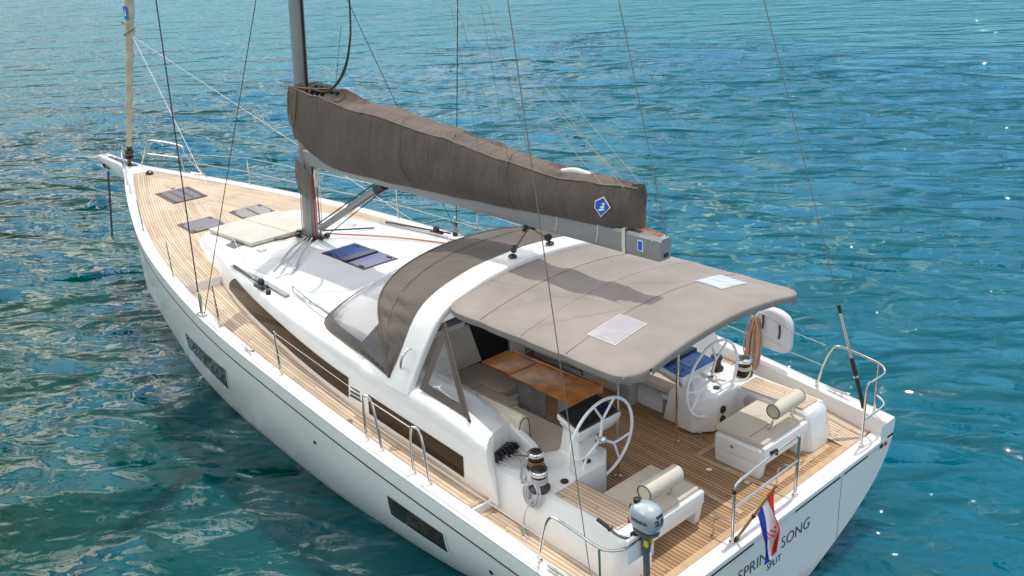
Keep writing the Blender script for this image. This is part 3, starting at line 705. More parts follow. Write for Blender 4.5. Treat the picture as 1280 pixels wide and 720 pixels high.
for s in (1, -1): mb.tube([(x, s*1.50, bz(1.5)-.04) for x in np.linspace(.85, 3.55, 8)], .015, 6)
P('bimini_frame', mb, steel, bim)

# ------------------------------------------------------------------ dodger
H = [V(4.12, 2.07, 2.42), V(4.40, 1.97, 2.80), V(4.78, 1.70, 3.12), V(5.0, 1.25, 3.30), V(5.10, .65, 3.40), V(5.12, 0, 3.43)]
H = catmull(H+[V(p.x, -p.y, p.z) for p in H[-2::-1]], 8)
A = [V(0, 2.07, 2.36), V(0, 1.96, 2.66), V(0, 1.76, 2.96), V(0, 1.46, 3.26), V(0, .82, 3.47), V(0, 0, 3.53)]
for p in A: p.x = arch_x(p.z)+.19
A = catmull(A+[V(p.x, -p.y, p.z) for p in A[-2::-1]], 8)
mb = MB(); rings = []
for j in range(9):
    t = j/8; r = []
    for i, (a, h) in enumerate(zip(A, H)):
        q = a.lerp(h, t); bulge = .05*math.sin(math.pi*t); n = V(0, q.y, (q.z-2.2)*1.2).normalized()
        wr = .020*math.sin(i*1.1+t*6+1.5*math.sin(i*.37))*math.sin(math.pi*t)**.6*(1 if q.z < 3.2 else .25)+.008*math.sin(i*2.1-t*9)*math.sin(math.pi*t)
        r.append(q+n*(bulge+wr-.01))
    rings.append(r)
mb.loft(rings, closed=False, caps=False)
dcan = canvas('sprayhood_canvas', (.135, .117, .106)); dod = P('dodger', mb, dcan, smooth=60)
mb = MB()
for t in (0, .52):
    mb.tube([a.lerp(h, t)+V(0, a.y, (a.z-2.2)*1.2).normalized()*(.05*math.sin(math.pi*t)+.002) for a, h in zip(A, H)], .005 if t else .012, 5)
mb.tube(H, .009, 6); P('dodger_piping', mb, candk, dod)
# front screen: clear vinyl with canvas border down to the roof
def rp(x, y, o=.01): return V(x, y, roofz(x, y)+o)
B = [V(4.12, 2.09, 2.38), V(4.75, 2.0, 2.42), rp(5.35, 1.95), rp(5.85, 1.88), rp(6.12, 1.74), rp(6.32, 1.35), rp(6.50, .8), rp(6.58, .4), rp(6.6, 0)]
B = B+[V(p.x, -p.y, p.z) for p in B[-2::-1]]; Bs = catmull(B, 5)
def resamp(Pn, n):
    d = [0]
    for a, b in zip(Pn, Pn[1:]): d.append(d[-1]+(b-a).length)
    out = []
    for k in range(n):
        s = d[-1]*k/(n-1); i = max(0, min(len(d)-2, int(np.searchsorted(d, s))-1)); t = (s-d[i])/max(1e-9, d[i+1]-d[i]); out.append(Pn[i].lerp(Pn[i+1], min(1, t)))
    return out
NB = 61; Hr = resamp(H, NB); Br = resamp(Bs, NB)
mb = MB(); mb.loft([[b.lerp(h, t)+V(0, 0, .02*math.sin(math.pi*t)) for b, h in zip(Br, Hr)] for t in np.linspace(.14, .97, 8)], closed=False, caps=False)
P('dodger_window', mb, clearw, dod, smooth=60)
mb = MB(); rings = []
def bt(b, h, k): w_ = .19 if abs(b.y) > 1.6 else (.08 if abs(b.y) < 1.3 else .12); return min(.96, w_/max(.05, (h-b).length))*k
for k in (0, .5, 1):
    rings.append([b.lerp(h, bt(b, h, k))+V(0, 0, .010) for b, h in zip(Br, Hr)])
mb.loft(rings, closed=False, caps=False); mb.tube(Br, .012, 5)
for k in (7, NB-8):                   # seams of the side panels
    mb.loft([[Br[k-1].lerp(Hr[k-1], t)+V(0, 0, .012) for t in np.linspace(0, 1, 8)], [Br[k].lerp(Hr[k], t)+V(0, 0, .012) for t in np.linspace(0, 1, 8)]], closed=False, caps=False)
for q0, q1 in ((0, 6), (NB-7, NB-1)):
    mb.loft([[Br[i].lerp(Hr[i], t)+V(0, 0, .010) for i in range(q0, q1+1)] for t in (0, .35, .7, 1)], closed=False, caps=False)
P('dodger_border', mb, dcan, dod, smooth=60)

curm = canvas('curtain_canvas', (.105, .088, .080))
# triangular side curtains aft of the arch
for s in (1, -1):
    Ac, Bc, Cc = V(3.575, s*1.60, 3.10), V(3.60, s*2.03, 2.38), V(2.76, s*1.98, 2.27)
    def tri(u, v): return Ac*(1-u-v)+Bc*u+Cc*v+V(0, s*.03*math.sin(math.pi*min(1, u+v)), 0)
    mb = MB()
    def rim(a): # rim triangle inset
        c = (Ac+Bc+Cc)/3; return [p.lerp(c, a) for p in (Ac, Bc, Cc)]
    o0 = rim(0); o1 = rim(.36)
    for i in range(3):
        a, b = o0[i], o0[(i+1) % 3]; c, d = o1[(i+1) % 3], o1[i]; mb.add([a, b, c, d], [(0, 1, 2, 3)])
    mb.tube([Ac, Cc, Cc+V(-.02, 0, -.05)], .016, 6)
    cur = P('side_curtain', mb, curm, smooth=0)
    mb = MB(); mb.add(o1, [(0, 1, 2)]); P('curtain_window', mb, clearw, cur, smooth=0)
    mb = MB(); mb.tube([Cc+V(0, s*.01, .03), Cc+V(-.06, s*.03, .02), Cc+V(-.05, s*.03, -.02)], .010, 6, sm=3); P('curtain_strap', mb, black, cur)

# ------------------------------------------------------------------ mast, boom, cover
MB0, MT = V(9.36, 0, 2.56), V(6.55, 0, 25.5)
def mast_pt(z): t = (z-2.56)/(25.5-2.56); return MB0.lerp(MT, t)
mb = MB(); rings = []
for z in (2.56, 3.4, 5, 8, 14, 25.5):
    c = mast_pt(z); rings.append([c+V(.165*math.cos(a)*(1 if math.cos(a) > 0 else .9), .095*math.copysign(abs(math.sin(a))**.8, math.sin(a)), 0) for a in np.linspace(0, 2*math.pi, 24, endpoint=False)])
mb.loft(rings); mast = P('mast', mb, mastm, smooth=60)
mb = MB(); mb.box(9.08, 9.62, -.17, .17, 2.565, 2.60); P('mast_collar', mb, black, mast, bevel=.01)
mb = MB(); c0, c1 = mast_pt(3.3), mast_pt(25); mb.tube([c0+V(-.17, 0, 0), c1+V(-.15, 0, 0)], .02, 6); P('mast_track', mb, bronze, mast)
mb = MB()
for z in (9.2, 14.6, 19.8):
    for s in (1, -1):
        c = mast_pt(z); mb.tube([c, c+V(-.35, s*(1.9-(z-9)*.05), .05)], .03, 8)
PS('spreader', mb, mastm, mast)
mb = MB()
random.seed(3)
for k in range(9):       # halyards running down the mast and coiled bundles
    a = R(60+k*26); rr = .19; c = mast_pt(2.62); d = mast_pt(4.15)
    o = V(math.cos(a)*rr, math.sin(a)*.125, 0); mb.tube([c+o*1.05, mast_pt(3.2)+o*(1.0+.1*random.random()), d+o*.95], .008, 5, sm=3)
P('halyard', mb, ropeg, mast)
mb = MB()
for k in range(6):
    c = mast_pt(3.72)+V(.02-.05*k+.02*random.random(), .14+.02*random.random(), -.02*k); mb.tube([c+V(.0, 0, .24), c+V(.045, .02, 0), c+V(.0, .02, -.30), c+V(-.045, .02, 0)], .011, 5, closed=True, sm=4)
for k in range(3):
    c = mast_pt(3.7)+V(.19, -.05+.04*k, -.02*k); mb.tube([c+V(.0, 0, .3), c+V(.02, .05, 0), c+V(.0, .0, -.35), c+V(.01, -.05, 0)], .011, 5, closed=True, sm=4)
P('halyard_coil', mb, mat('grey_brown_rope', (.20, .18, .15), .85), mast)
mb = MB(); mb.tube([mast_pt(2.62)+V(-.26, .06, 0), mast_pt(3.75)+V(-.24, .06, 0)], .014, 6); mb.tube([mast_pt(2.62)+V(-.29, -.02, 0), mast_pt(4.0)+V(-.26, .0, 0)], .010, 6); P('red_halyard', mb, redrope, mast)
mb = MB(); mb.tube([mast_pt(2.62)+V(-.40, .02, 0), mast_pt(3.9)+V(-.40, .02, 0)], .008, 5); mb.tube([mast_pt(3.55)+V(-.36, .05, 0), mast_pt(3.75)+V(-.34, .05, 0), mast_pt(3.85)+V(-.37, .05, 0)], .035, 8); P('reef_line', mb, ropew, mast)
mb = MB()
for k in range(7): mb.lathe([(0, 0), (.045, 0), (.05, .02), (.045, .07), (0, .08)], mast_pt(2.6)+V(-.05+.0*k-.32*math.cos(R(k*36-30)), .22*math.sin(R(k*36-30)) if k % 2 else .24*math.sin(R(k*36-30)), .0), n=10)
PS('mast_foot_block', mb, black, mast)

mb = MB(); rings = []
for x, zo in ((9.12, .02), (9.0, .0), (5, .0), (1.60, .0), (1.56, -.0)):
    zb = 3.895; zt = 4.165; w_ = .10; r_ = .03
    if x < 1.57: zb += .012; zt -= .012; w_ -= .012
    rings.append([(x, -w_*.8, zb), (x, w_*.8, zb), (x, w_, zb+r_*1.5), (x, w_*1.02, (zb+zt)/2), (x, w_, zt-r_), (x, w_*.7, zt), (x, -w_*.7, zt), (x, -w_, zt-r_), (x, -w_*1.02, (zb+zt)/2), (x, -w_, zb+r_*1.5)])
mb.loft(rings); boom = P('boom', mb, alu, smooth=30)
mb = MB(); mb.box(1.552, 1.564, -.035, .035, 3.94, 3.985); P('boom_end_slot', mb, black, boom)
mb = MB(); mb.box(1.80, 1.88, .101, .106, 3.975, 4.10); P('boom_emblem_ground', mb, whitep, boom)
mb = MB(); mb.box(1.81, 1.87, .106, .108, 3.985, 4.09); P('boom_emblem', mb, blueM, boom)
mb = MB(); mb.lathe([(0, 0), (.022, 0), (.02, .01), (0, .012)], (1.68, .10, 4.11), (0, 1, 0), 12); P('boom_bolt', mb, steel, boom)
mb = MB()
for x in (3.15, 2.48): mb.tube([(x+.03*k/10, .105*math.copysign(min(1, abs(1.3*math.cos(k/10*2*math.pi))), math.cos(k/10*2*math.pi)), 4.04+.15*math.sin(k/10*2*math.pi)) for k in range(10)], .009, 5, closed=True)
PS('boom_lashing', mb, ropew, boom)
mb = MB(); x = 2.06
mb.loft([[(x+dx, .108, 4.19), (x+dx, .109, 4.0), (x+dx, .104, 3.89), (x+dx, -.104, 3.888), (x+dx, -.109, 4.0), (x+dx, -.09, 4.18), (x+dx, .0, 4.185)] for dx in (0, .05)], closed=True, caps=False); P('sail_strap', mb, ropew, boom)
mb = MB()
for k in range(4): mb.tube([(1.95, .05-.03*k, 4.2), (1.75, .06-.03*k, 4.20), (1.62, .03-.02*k, 4.175)], .005, 5, sm=3)
PS('outhaul', mb, orangerope, boom)
mb = MB(); mb.tube([(8.98, .0, 2.80), (6.99, 0, 3.86)], .055, 10); mb.tube([(8.0, .0, 3.33), (6.99, 0, 3.87)], .062, 10)
vang = P('boom_vang', mb, mastm); mb = MB(); mb.tube([(7.15, 0, 3.78), (6.93, 0, 3.89)], .085, 10); mb.tube([(8.98, .07, 2.88), (7.0, .07, 3.95)], .012, 5); mb.tube([(8.95, .0, 2.62), (6.99, 0, 3.80)], .009, 5); P('vang_fitting', mb, black, vang)

# sail cover (open-topped bag lashed round the flaked mainsail)
def cz_b(x): return float(np.interp(x, [1.66, 2.6, 4.2, 6.7, 8.0, 8.5, 8.9, 9.2], [4.20, 4.16, 4.07, 3.99, 3.97, 4.03, 4.17, 4.32]))
def cz_t(x): return float(np.interp(x, [1.66, 2.2, 3.0, 4.1, 5.2, 6.5, 7.6, 8.9, 9.45], [4.70, 4.66, 4.62, 4.73, 4.85, 4.97, 5.05, 5.19, 5.16]))
def cw(x): return float(np.interp(x, [1.9, 2.5, 4, 6.5, 8.6, 8.95, 9.12, 9.27], [.03, .12, .18, .22, .24, .24, .2, .11]))
def cover_ring(x):
    b, t, w_ = cz_b(x), cz_t(x)+.03*noise.noise(V(x*1.3, 4, 1))+.018*noise.noise(V(x*4, 4, 1)), cw(x); h = t-b; r = []
    bw = max(.085, .115) if x > 2.2 else .05
    prof = [(0, bw), (.06, bw+.01), (.18, bw+.5*(w_-bw)+.03), (.35, w_+.045), (.55, w_+.055), (.75, w_+.04), (.9, w_+.02), (1, w_), (1.01, w_-.012)]
    for f, y in prof:
        wr = .02*noise.noise(V(x*2.5, f*1.2, 3))+.045*noise.noise(V(x*4+f*2.2, f*1.6, 7))*math.sin(math.pi*min(1, f))+.022*noise.noise(V(x*12+f*2, f*1.5, 2))*math.sin(math.pi*min(1, f))
        diag = .012*math.sin((x*5.0+f*6))*math.exp(-((f-.3)/.3)**2)
        r.append((x, max(.04, y*(1 if x > 2 else 1))+wr+diag*(x > 2.2), b+h*f))
    top = []
    for k, u in enumerate((.75, .45, .15, -.15, -.45, -.75)):
        sag = -.03-.015*math.cos(u*2)
        if x > 7.4: sag = -.02-.10*math.cos(u*1.4)*min(1, (x-7.4)/.6)
        else: sag = .05*math.cos(u*1.5)+.05*noise.noise(V(x*1.1, u*1.5, 1))+.03*noise.noise(V(x*3.1, u*2.5, 5))
        top.append((x, u*(w_-.01), t+sag))
    sh_ = max(0, (2.3-x)/.4)*.13; r = [(p[0]+sh_*min(1, max(0, (p[2]-b)/h)), p[1], p[2]) for p in r]; top = [(p[0]+sh_, p[1], p[2]) for p in top]
    return r+top+[(x, -p[1], p[2]+(.035+.05*noise.noise(V(x*1.7, 2, 9)) if k_ < 3 else 0)) for k_, p in enumerate(r[::-1])]
cxs = [1.90, 1.92]+list(np.linspace(1.96, 8.9, 90))+[9.0, 9.1, 9.16, 9.2, 9.25, 9.28]
mb = MB(); rr = [cover_ring(x) for x in cxs]; mb.loft(rr, closed=True, caps=True)
covm = canvas('sail_cover_canvas', (.135, .110, .098)); t_ = covm.node_tree
for n_ in t_.nodes:
    if n_.type == 'MAPPING': n_.inputs['Scale'].default_value = (4.2, 1.5, .9)
    if n_.type == 'BUMP' and n_.inputs['Distance'].default_value > .05: n_.inputs['Strength'].default_value = .75; n_.inputs['Distance'].default_value = .09
cov = P('sail_cover', mb, covm, smooth=60)
mb = MB()
for s in (1, -1):
    mb.tube([(x, s*(cw(x)+.004), cover_ring(x)[7][2]+.004) for x in np.linspace(1.93, 9.05, 70)], .010, 5)
    for x in (6.05, 3.9): mb.tube([(x, s*(q[1]+.004)*(1), q[2]) for q in cover_ring(x)[:9]], .006, 4)
P('cover_seam', mb, candk, cov)
mb = MB()       # head of the mainsail showing at the top of the cover
mb.tube([(3.15, .0, 4.66), (2.95, -.02, 4.70), (2.72, -.05, 4.67)], .04, 10, sm=3); P('mainsail_head', mb, ropew, cov)
mb = MB()
for x in (6.1, 5.0, 3.9): mb.tube([(x, .21, cz_t(x)), (x+.04, .1, cz_t(x)+.06), (x+.1, 0, cz_t(x)+.07)], .008, 5, sm=3)
mb.tube([(9.02, .26, 5.15), (9.05, .30, 4.8), (8.98, .31, 4.6), (8.85, .31, 4.75), (8.75, .27, 5.18)], .012, 5, sm=4)
mb.tube([(9.40, .15, 5.18), (9.0, .24, 5.22), (8.6, .1, 5.20), (8.2, 0, 5.22)], .014, 5, sm=4)
PS('cover_lashing', mb, ropet, cov)
mb = MB()
for k in range(3): mb.tube([(8.75-.15*k, .0, 5.10), (8.6-.15*k, -.05, 5.24), (8.4-.15*k, -.08, 5.14)], .04, 8, sm=3)
P('headboard', mb, black, cov)
# emblem on the cover: blue kite-shaped badge
def badge(name, cx, cz, w_, h_, off, m_, parent, wid=1):
    y = cw(cx)+.052+off; sh = [(.5, .05), (.1, .5), (-.42, .22), (-.46, -.12), (-.08, -.5)]
    mb = MB(); mb.prism([(cx-a*w_, y, cz+b*h_) for a, b in sh], (0, .004, 0)); return P(name, mb, m_, parent)
badge('emblem_border', 2.35, 4.41, .26, .25, .012, whitep, cov); badge('emblem', 2.35, 4.41, .225, .215, .017, blueM, cov)
mb = MB(); y = cw(2.35)+.052+.0225
for k in range(3): mb.prism([(2.41-.03*k, y, 4.37+.04*k), (2.33-.01*k, y, 4.40+.035*k), (2.30, y, 4.385+.03*k), (2.38-.03*k, y, 4.355+.035*k)], (0, .002, 0))
P('emblem_mark', mb, whitep, cov)

# ------------------------------------------------------------------ standing and running rigging
def wire_part(name, pts, r, m_=wire, parent=None, label=None, sm=0): mb = MB(); mb.tube(pts, r, 5, sm=sm); return P(name, mb, m_, parent, label=label)
def ext(a, b, z):
    a, b = V(*a), V(*b); t = (z-a.z)/(b.z-a.z); return a+(b-a)*t
HD = V(6.6, 0, 25.2)
wire_part('shroud', [(8.50, 2.52, 2.10), ext((8.50, 2.52, 2.10), (8.75, 2.25, 6.72), 9.2)], .010)
wire_part('shroud', [(8.46, 2.50, 2.10), ext((8.46, 2.50, 2.10), (7.45, 1.42, 6.67), 9.2)], .0065)
wire_part('shroud', [(8.52, -2.52, 2.12), ext((8.52, -2.52, 2.12), (7.49, -2.1, 6.38), 9.2)], .009)
wire_part('shroud', [(8.42, -2.50, 2.12), ext((8.42, -2.50, 2.12), (9.40, -1.33, 6.27), 9.2)], .0065)
for s in (1, -1):
    mb = MB(); mb.box(8.40, 8.58, s*2.46, s*2.56, zg(8.5)-.01, zg(8.5)+.03)
    for dx in (0, .04): mb.tube([(8.50-dx, s*2.515, 2.12), (8.50-dx*1.2, s*2.50, 2.50)], .018, 6)
    P('chainplate', mb, steel, bevel=.006)
wire_part('backstay', [(.61, 2.3, 1.50), (1.68, 2.05, 6.83), ext((.61, 2.3, 1.5), (1.68, 2.05, 6.83), 15)], .0055, wiret)
wire_part('backstay', [(.24, -2.33, 1.56), (1.70, -1.90, 6.49), ext((.24, -2.33, 1.56), (1.70, -1.90, 6.49), 15)], .0055, wiret)
mb = MB(); a, b = V(.24, -2.33, 1.50), V(1.70, -1.90, 6.49)
mb.tube([a.lerp(b, .02), a.lerp(b, .10)], .028, 8); mb.tube([a.lerp(b, .102), a.lerp(b, .15)], .030, 8); mb.tube([a.lerp(b, .265), a.lerp(b, .285)], .022, 8)
PS('backstay_tensioner', mb, black)
mb = MB(); mb.tube([a.lerp(b, .10), a.lerp(b, .105)], .034, 8); mb.tube([a.lerp(b, .15), a.lerp(b, .265)], .016, 8); P('tensioner_rod', mb, steel)
# furled headsail
F0, F1 = V(17.47, 0, 2.70), V(15.45, 0, 6.64)
fd = (F1-F0)/(F1.z-F0.z)
def fpt(z): return F0+fd*(z-F0.z)
mb = MB(); rings = []
zs = np.linspace(3.05, 17, 420)
for z in zs:
    r0 = .055+.04*min(1, (z-3.05)/3.2)-.02*max(0, (z-8)/9); ph = z*14; rr = []
    c = fpt(z)
    for k in range(12):
        a = 2*math.pi*k/12; rr.append(c+V(math.cos(a), math.sin(a), 0)*(r0*(1+.13*math.cos(a-ph)+.05*math.cos(2*a+ph*.6))))
    rings.append(rr)
mb.loft(rings); gen = P('furled_headsail', mb, sailw, smooth=60)
mb = MB(); c = fpt(6.15); mb.prism([c+V(-.10, .085, -.14), c+V(.09, .085, -.13), c+V(.06, .09, .13), c+V(-.12, .09, .13)], (0, .012, 0)); P('sail_emblem_ground', mb, blueM, gen)
mb = MB(); mb.prism([c+V(-.045, .10, -.06), c+V(.05, .10, -.07), c+V(-.02, .103, .08)], (0, .004, 0)); P('sail_emblem_mark', mb, whitep, gen)
mb = MB(); mb.tube([fpt(5.75)+V(.12*math.cos(a), .12*math.sin(a), .04*a-.1) for a in np.linspace(.5, 8, 24)], .014, 5); P('clew_line', mb, ropet, gen)
mb = MB()
mb.lathe([(.03, 0), (.10, .02), (.105, .06), (.05, .08), (.045, .15), (.10, .17), (.10, .21), (.05, .24), (.07, .32), (.02, .36)], fpt(2.84), fd, 16); P('furling_drum', mb, black)
mb = MB(); mb.tube([fpt(2.68), fpt(2.92)], .045, 8); mb.tube([fpt(2.9)+V(.09*math.cos(a), .09*math.sin(a), .003*a) for a in np.linspace(0, 18, 60)], .009, 5); P('furling_line', mb, ropet)
CL = V(15.69, .04, 5.67)
wire_part('headsail_sheet', [CL, (8.05, 1.80, 2.62)], .006, ropew)
wire_part('headsail_sheet', [CL, (8.6, -1.62, 2.62)], .006, ropew)
# topping lift, lazy jacks, hanging cable
wire_part('topping_lift', [(1.55, 0, 4.17), ext((1.55, 0, 4.17), (2.22, 0, 6.65), 16)], .006, wiret)
J = []
for s in (1, -1):
    a, b = V(4.89+.0*s, s*.12, 6.53), V(4.31, s*.12, 6.56)
    if s < 0: a, b = V(5.1, -.15, 6.5), V(4.5, -.15, 6.53)
    top = V(7.6, s*.3, 13)
    wire_part('lazy_jack', [top, a, V(2.34, s*.16, 4.67)], .0032, jackm); wire_part('lazy_jack', [top, b, V(2.05, s*.14, 4.68)], .0032, jackm)
    wire_part('lazy_jack', [a, V(4.45, s*.18, 4.76)], .0028, wiret); wire_part('lazy_jack', [b, V(3.9, s*.18, 4.75)], .0028, wiret)
wire_part('deck_cable', [V(7.2, 0, 9), V(7.36, 0, 6.55), V(7.5, 0, 5.87), V(7.78, 0, 5.44), V(8.17, .05, 5.19), V(8.6, .1, 5.2), V(9.0, .15, 5.25)], .014, wire, sm=6)
wire_part('deck_cable', [V(7.1, .05, 9), V(7.29, .05, 6.55), V(7.43, .05, 5.9), V(7.72, .05, 5.47), V(8.1, .05, 5.20)], .012, wire, sm=6)
wire_part('flag_halyard', [(7.5, .1, 6.2), (7.88, .1, 5.2)], .004, wire)
# mainsheet between boom and arch
mb = MB()
for s in (1, -1):
    for o in (-.012, .012): mb.tube([(3.74, s*.33+o, 3.60), (3.72+.25*(s < 0), o, 3.90)], .007, 5)
sheet = P('mainsheet', mb, ropet)
mb = MB()
for s in (1, -1):
    for p in ((3.74, s*.30, 3.64), (3.76, s*.07, 3.85)): mb.lathe([(.015, -.022), (.05, -.018), (.055, 0), (.05, .018), (.015, .022)], p, (1, .3*s, 0), 14)
PS('mainsheet_block', mb, black, sheet)

# tracks, lines and fittings on the coachroof
for s in (1, -1):
    mb = MB(); mb.loft([[(x, s*(1.50+.16*(9.35-x)/2.1)+dy, roofz(x, 1.55)+dz) for dy, dz in ((-.045, .004), (-.045, .012), (.045, .012), (.045, .004))] for x in np.linspace(7.3, 9.4, 10)]); tr = P('genoa_track', mb, alu)
    mb = MB(); mb.tube([(9.3, s*1.52, roofz(9.3, 1.5)+.03), (7.7, s*1.76, roofz(7.7, 1.7)+.05)], .016, 6)
    mb.lathe([(.0, -.03), (.06, -.025), (.065, 0), (.06, .025), (0, .03)], (8.02, s*1.70, roofz(8, 1.7)+.08), (0, 1, .2), 14); mb.lathe([(.0, -.03), (.04, -.025), (.045, 0), (.04, .025), (0, .03)], (7.62, s*1.8, roofz(7.6, 1.75)+.05), (0, 1, .2), 12); mb.box(7.9, 8.15, s*1.65, s*1.77, roofz(8, 1.7)+.0, roofz(8, 1.7)+.05)
    P('sheet_car', mb, black, tr)
    mb = MB(); xs_ = [(7.40, 1.50), (6.72, 1.62), (6.05, 1.72)]
    pts = [V(x, s*y, roofz(x, y)+.08) for x, y in xs_]; mb.tube([V(7.42, s*1.50, roofz(7.4, 1.5))]+pts+[V(6.03, s*1.72, roofz(6.03, 1.72))], .017, 6); mb.tube([pts[1], V(6.72, s*1.62, roofz(6.7, 1.6))], .01, 6)
    P('roof_handrail', mb, steel)
    mb = MB(); mb.box(9.38, 9.60, s*.84, s*.96, roofz(9.5, .9), roofz(9.5, .9)+.055); P('roof_vent', mb, gel, bevel=.02, seg=3)
    if s > 0:
        mb = MB(); mb.loft([[(x, s*y, roofz(x, y)+.008) for y in np.linspace(.86, 1.11, 4)] for x in (10.08, 10.25, 10.43)], closed=False, caps=False); P('small_hatch', mb, glassv, smooth=0)
mb = MB()
for k, (a, b) in enumerate((((9.2, .2), (8.42, 1.27)), ((9.15, .22), (8.36, 1.30)), ((9.08, .22), (8.15, 1.30)), ((9.0, .2), (7.95, 1.22)), ((9.02, .18), (7.98, 1.16)))):
    mb.tube([(a[0], a[1], 2.66), ((a[0]+b[0])/2, (a[1]+b[1])/2, 2.64), (b[0], b[1], roofz(*b)+.01)], .012, 5)
PS('led_aft_line', mb, ropeg)
mb = MB()
for k in range(2): mb.tube([(9.0, -.12-.03*k, 2.66), (8.05+.05*k, -.80-.03*k, roofz(8, .9)+.05), (7.1, -1.42-.02*k, roofz(7.1, 1.45)+.02)], .007, 5, sm=3)
PS('led_aft_line', mb, orangerope, label='orange control line on the starboard side of the coachroof')
mb = MB(); mb.tube([(10.45, .98, roofz(10.45, 1)+.012), (9.55, .42, roofz(9.5, .4)+.03), (9.45, .1, 2.64)], .016, 5); mb.tube([(9.3, -.2, 2.64), (8.9, -1.0, roofz(8.9, 1)+.04)], .016, 5); PS('mast_line', mb, wire)
for s in (-1,):
    mb = MB(); mb.box(6.9, 7.3, -1.50, -1.62, roofz(7, 1.5), roofz(7, 1.5)+.05); P('rope_cover', mb, gel, bevel=.015)

# hatches
def hatch(cx, cy, lx, ly, z, yaw, mt, name='deck_hatch', lbl=None, zf=None, bars=0):
    f = MB(); c, s = math.cos(yaw), math.sin(yaw)
    def q(a, b, o=0): x = cx+a*c-b*s; y = cy+a*s+b*c; return (x, y, (zf(x, y) if zf else z)+o)
    hx, hy_ = lx/2, ly/2
    f.loft([[q(-hx, -hy_), q(hx, -hy_), q(hx, hy_), q(-hx, hy_)], [q(-hx, -hy_, .014), q(hx, -hy_, .014), q(hx, hy_, .014), q(-hx, hy_, .014)]])
    fo = P(name, f, bronze, label=lbl)
    g = MB(); e = .035; g.loft([[q(-hx+e, -hy_+e, .012), q(hx-e, -hy_+e, .012), q(hx-e, hy_-e, .012), q(-hx+e, hy_-e, .012)], [q(-hx+e, -hy_+e, .019), q(hx-e, -hy_+e, .019), q(hx-e, hy_-e, .019), q(-hx+e, hy_-e, .019)]])
    P('hatch_pane', g, mt, fo)
    h = MB()
    for k in range(bars):
        b = -hy_*.8+k*ly*.8/(bars-1) if bars > 1 else 0
        h.loft([[q(-hx*.75, b-.014, .02), q(hx*.75, b-.014, .02), q(hx*.75, b+.014, .02), q(-hx*.75, b+.014, .02)], [q(-hx*.75, b-.014, .028), q(hx*.75, b-.014, .028), q(hx*.75, b+.014, .028), q(-hx*.75, b+.014, .028)]])
    for a, b in ((-.75, .8), (-.75, -.8), (.75, .8), (.75, -.8)):
        h.loft([[q(hx*a-.06, hy_*b-.014, .02), q(hx*a+.06, hy_*b-.014, .02), q(hx*a+.06, hy_*b+.014, .02), q(hx*a-.06, hy_*b+.014, .02)], [q(hx*a-.06, hy_*b-.014, .03), q(hx*a+.06, hy_*b-.014, .03), q(hx*a+.06, hy_*b+.014, .03), q(hx*a-.06, hy_*b+.014, .03)]])
    P('hatch_hinge', h, bronze, fo)
fz = lambda x, y: zg(x)-.03
hatch(14.54, .08, .92, .75, 0, 0, glassv, zf=fz, bars=4)
hatch(12.44, .62, .68, .70, 0, .0, glassv, zf=fz)
hatch(12.44, -.47, .68, .70, 0, 0, glassv, zf=fz, bars=1)
rz = lambda x, y: roofz(x, y)-.002
hatch(7.74, .09, 1.24, .66, 0, 0, glassb, zf=rz, bars=0)
mb = MB(); mb.box(7.64, 7.80, -.22, .40, roofz(7.7, 0)+.016, roofz(7.7, 0)+.027); P('hatch_bridge', mb, bronze)
mb = MB(); mb.lathe([(0, 0), (.09, 0), (.08, .05), (.03, .09), (0, .1)], (16.55, -.08, zg(16.5)-.03)); P('windlass', mb, bronze)
mb = MB()   # foredeck king plank and margin
mb.box(15.1, 16.5, -.035, .035, zg(15.8)-.06, zg(15.3)-.02); P('king_plank', mb, T_edge)

# cleats
def cleat(x, y, z, yaw=0):
    mb = MB(); c, s = math.cos(yaw), math.sin(yaw)
    def q(a, h, b=0): return (x+a*c-b*s, y+a*s+b*c, z+h)
    mb.tube([q(-.17, .06), q(-.08, .05), q(.08, .05), q(.17, .06)], .017, 8, sm=3); mb.tube([q(-.05, 0), q(-.05, .05)], .012, 6); mb.tube([q(.05, 0), q(.05, .05)], .012, 6)
    P('mooring_cleat', mb, steel)
for x in (6.9, 15.55, .75):
    for s in (1, -1): cleat(x, s*(yg(x)-.10), zg(x)+.008, -s*math.atan((yg(x-.3)-yg(x+.3))/.6))
mb = MB()
for x, y in ((4.66, 2.42), (4.66, -2.42)): mb.lathe([(0, 0), (.05, 0), (.05, .006), (0, .006)], (x, y, zdk(x)+.001), n=14)
PS('deck_filler', mb, steel)

# ------------------------------------------------------------------ stanchions, lifelines, pulpit, pushpit
def stan(x, s, h=.64):
    mb = MB(); y = s*(yg(x)-.13); z = zg(x)+.005
    mb.tube([(x, y, z), (x, y+s*.01, z+h)], lambda t: .0145-.003*t, 8); mb.lathe([(.028, 0), (.028, .012), (.018, .02), (.018, .06)], (x, y, z), n=10)
    return P('stanchion', mb, steel)
SX = [12.75, 10.2, 7.95, 6.0]
for s in (1, -1):
    for x in (SX if s > 0 else [14.0, 9.93, 7.85, 5.95]): stan(x, s)
def gate(x0, x1, s, lean):
    mb = MB(); ya, yb_ = s*(yg(x0)-.12), s*(yg(x1)-.12); za, zb = zg(x0), zg(x1); xm = (x0*.7+x1*.3) if lean else (x0*.7+x1*.3); h = .62
    mb.tube([(x0, ya, za), (x0+.01, ya, za+.3), (x0+.03*0-.02, ya, za+h-.06), ((x0-.06), ya, za+h), ((x0+x1)/2-.05, yb_, za+h-.05), (x1-.0, yb_, zb)], .0145, 8, sm=4)
    for x, y, z in ((x0, ya, za), (x1, yb_, zb)): mb.lathe([(.03, 0), (.03, .012), (.018, .02), (.018, .05)], (x, y, z+.004), n=10)
    P('gate_stanchion', mb, steel)
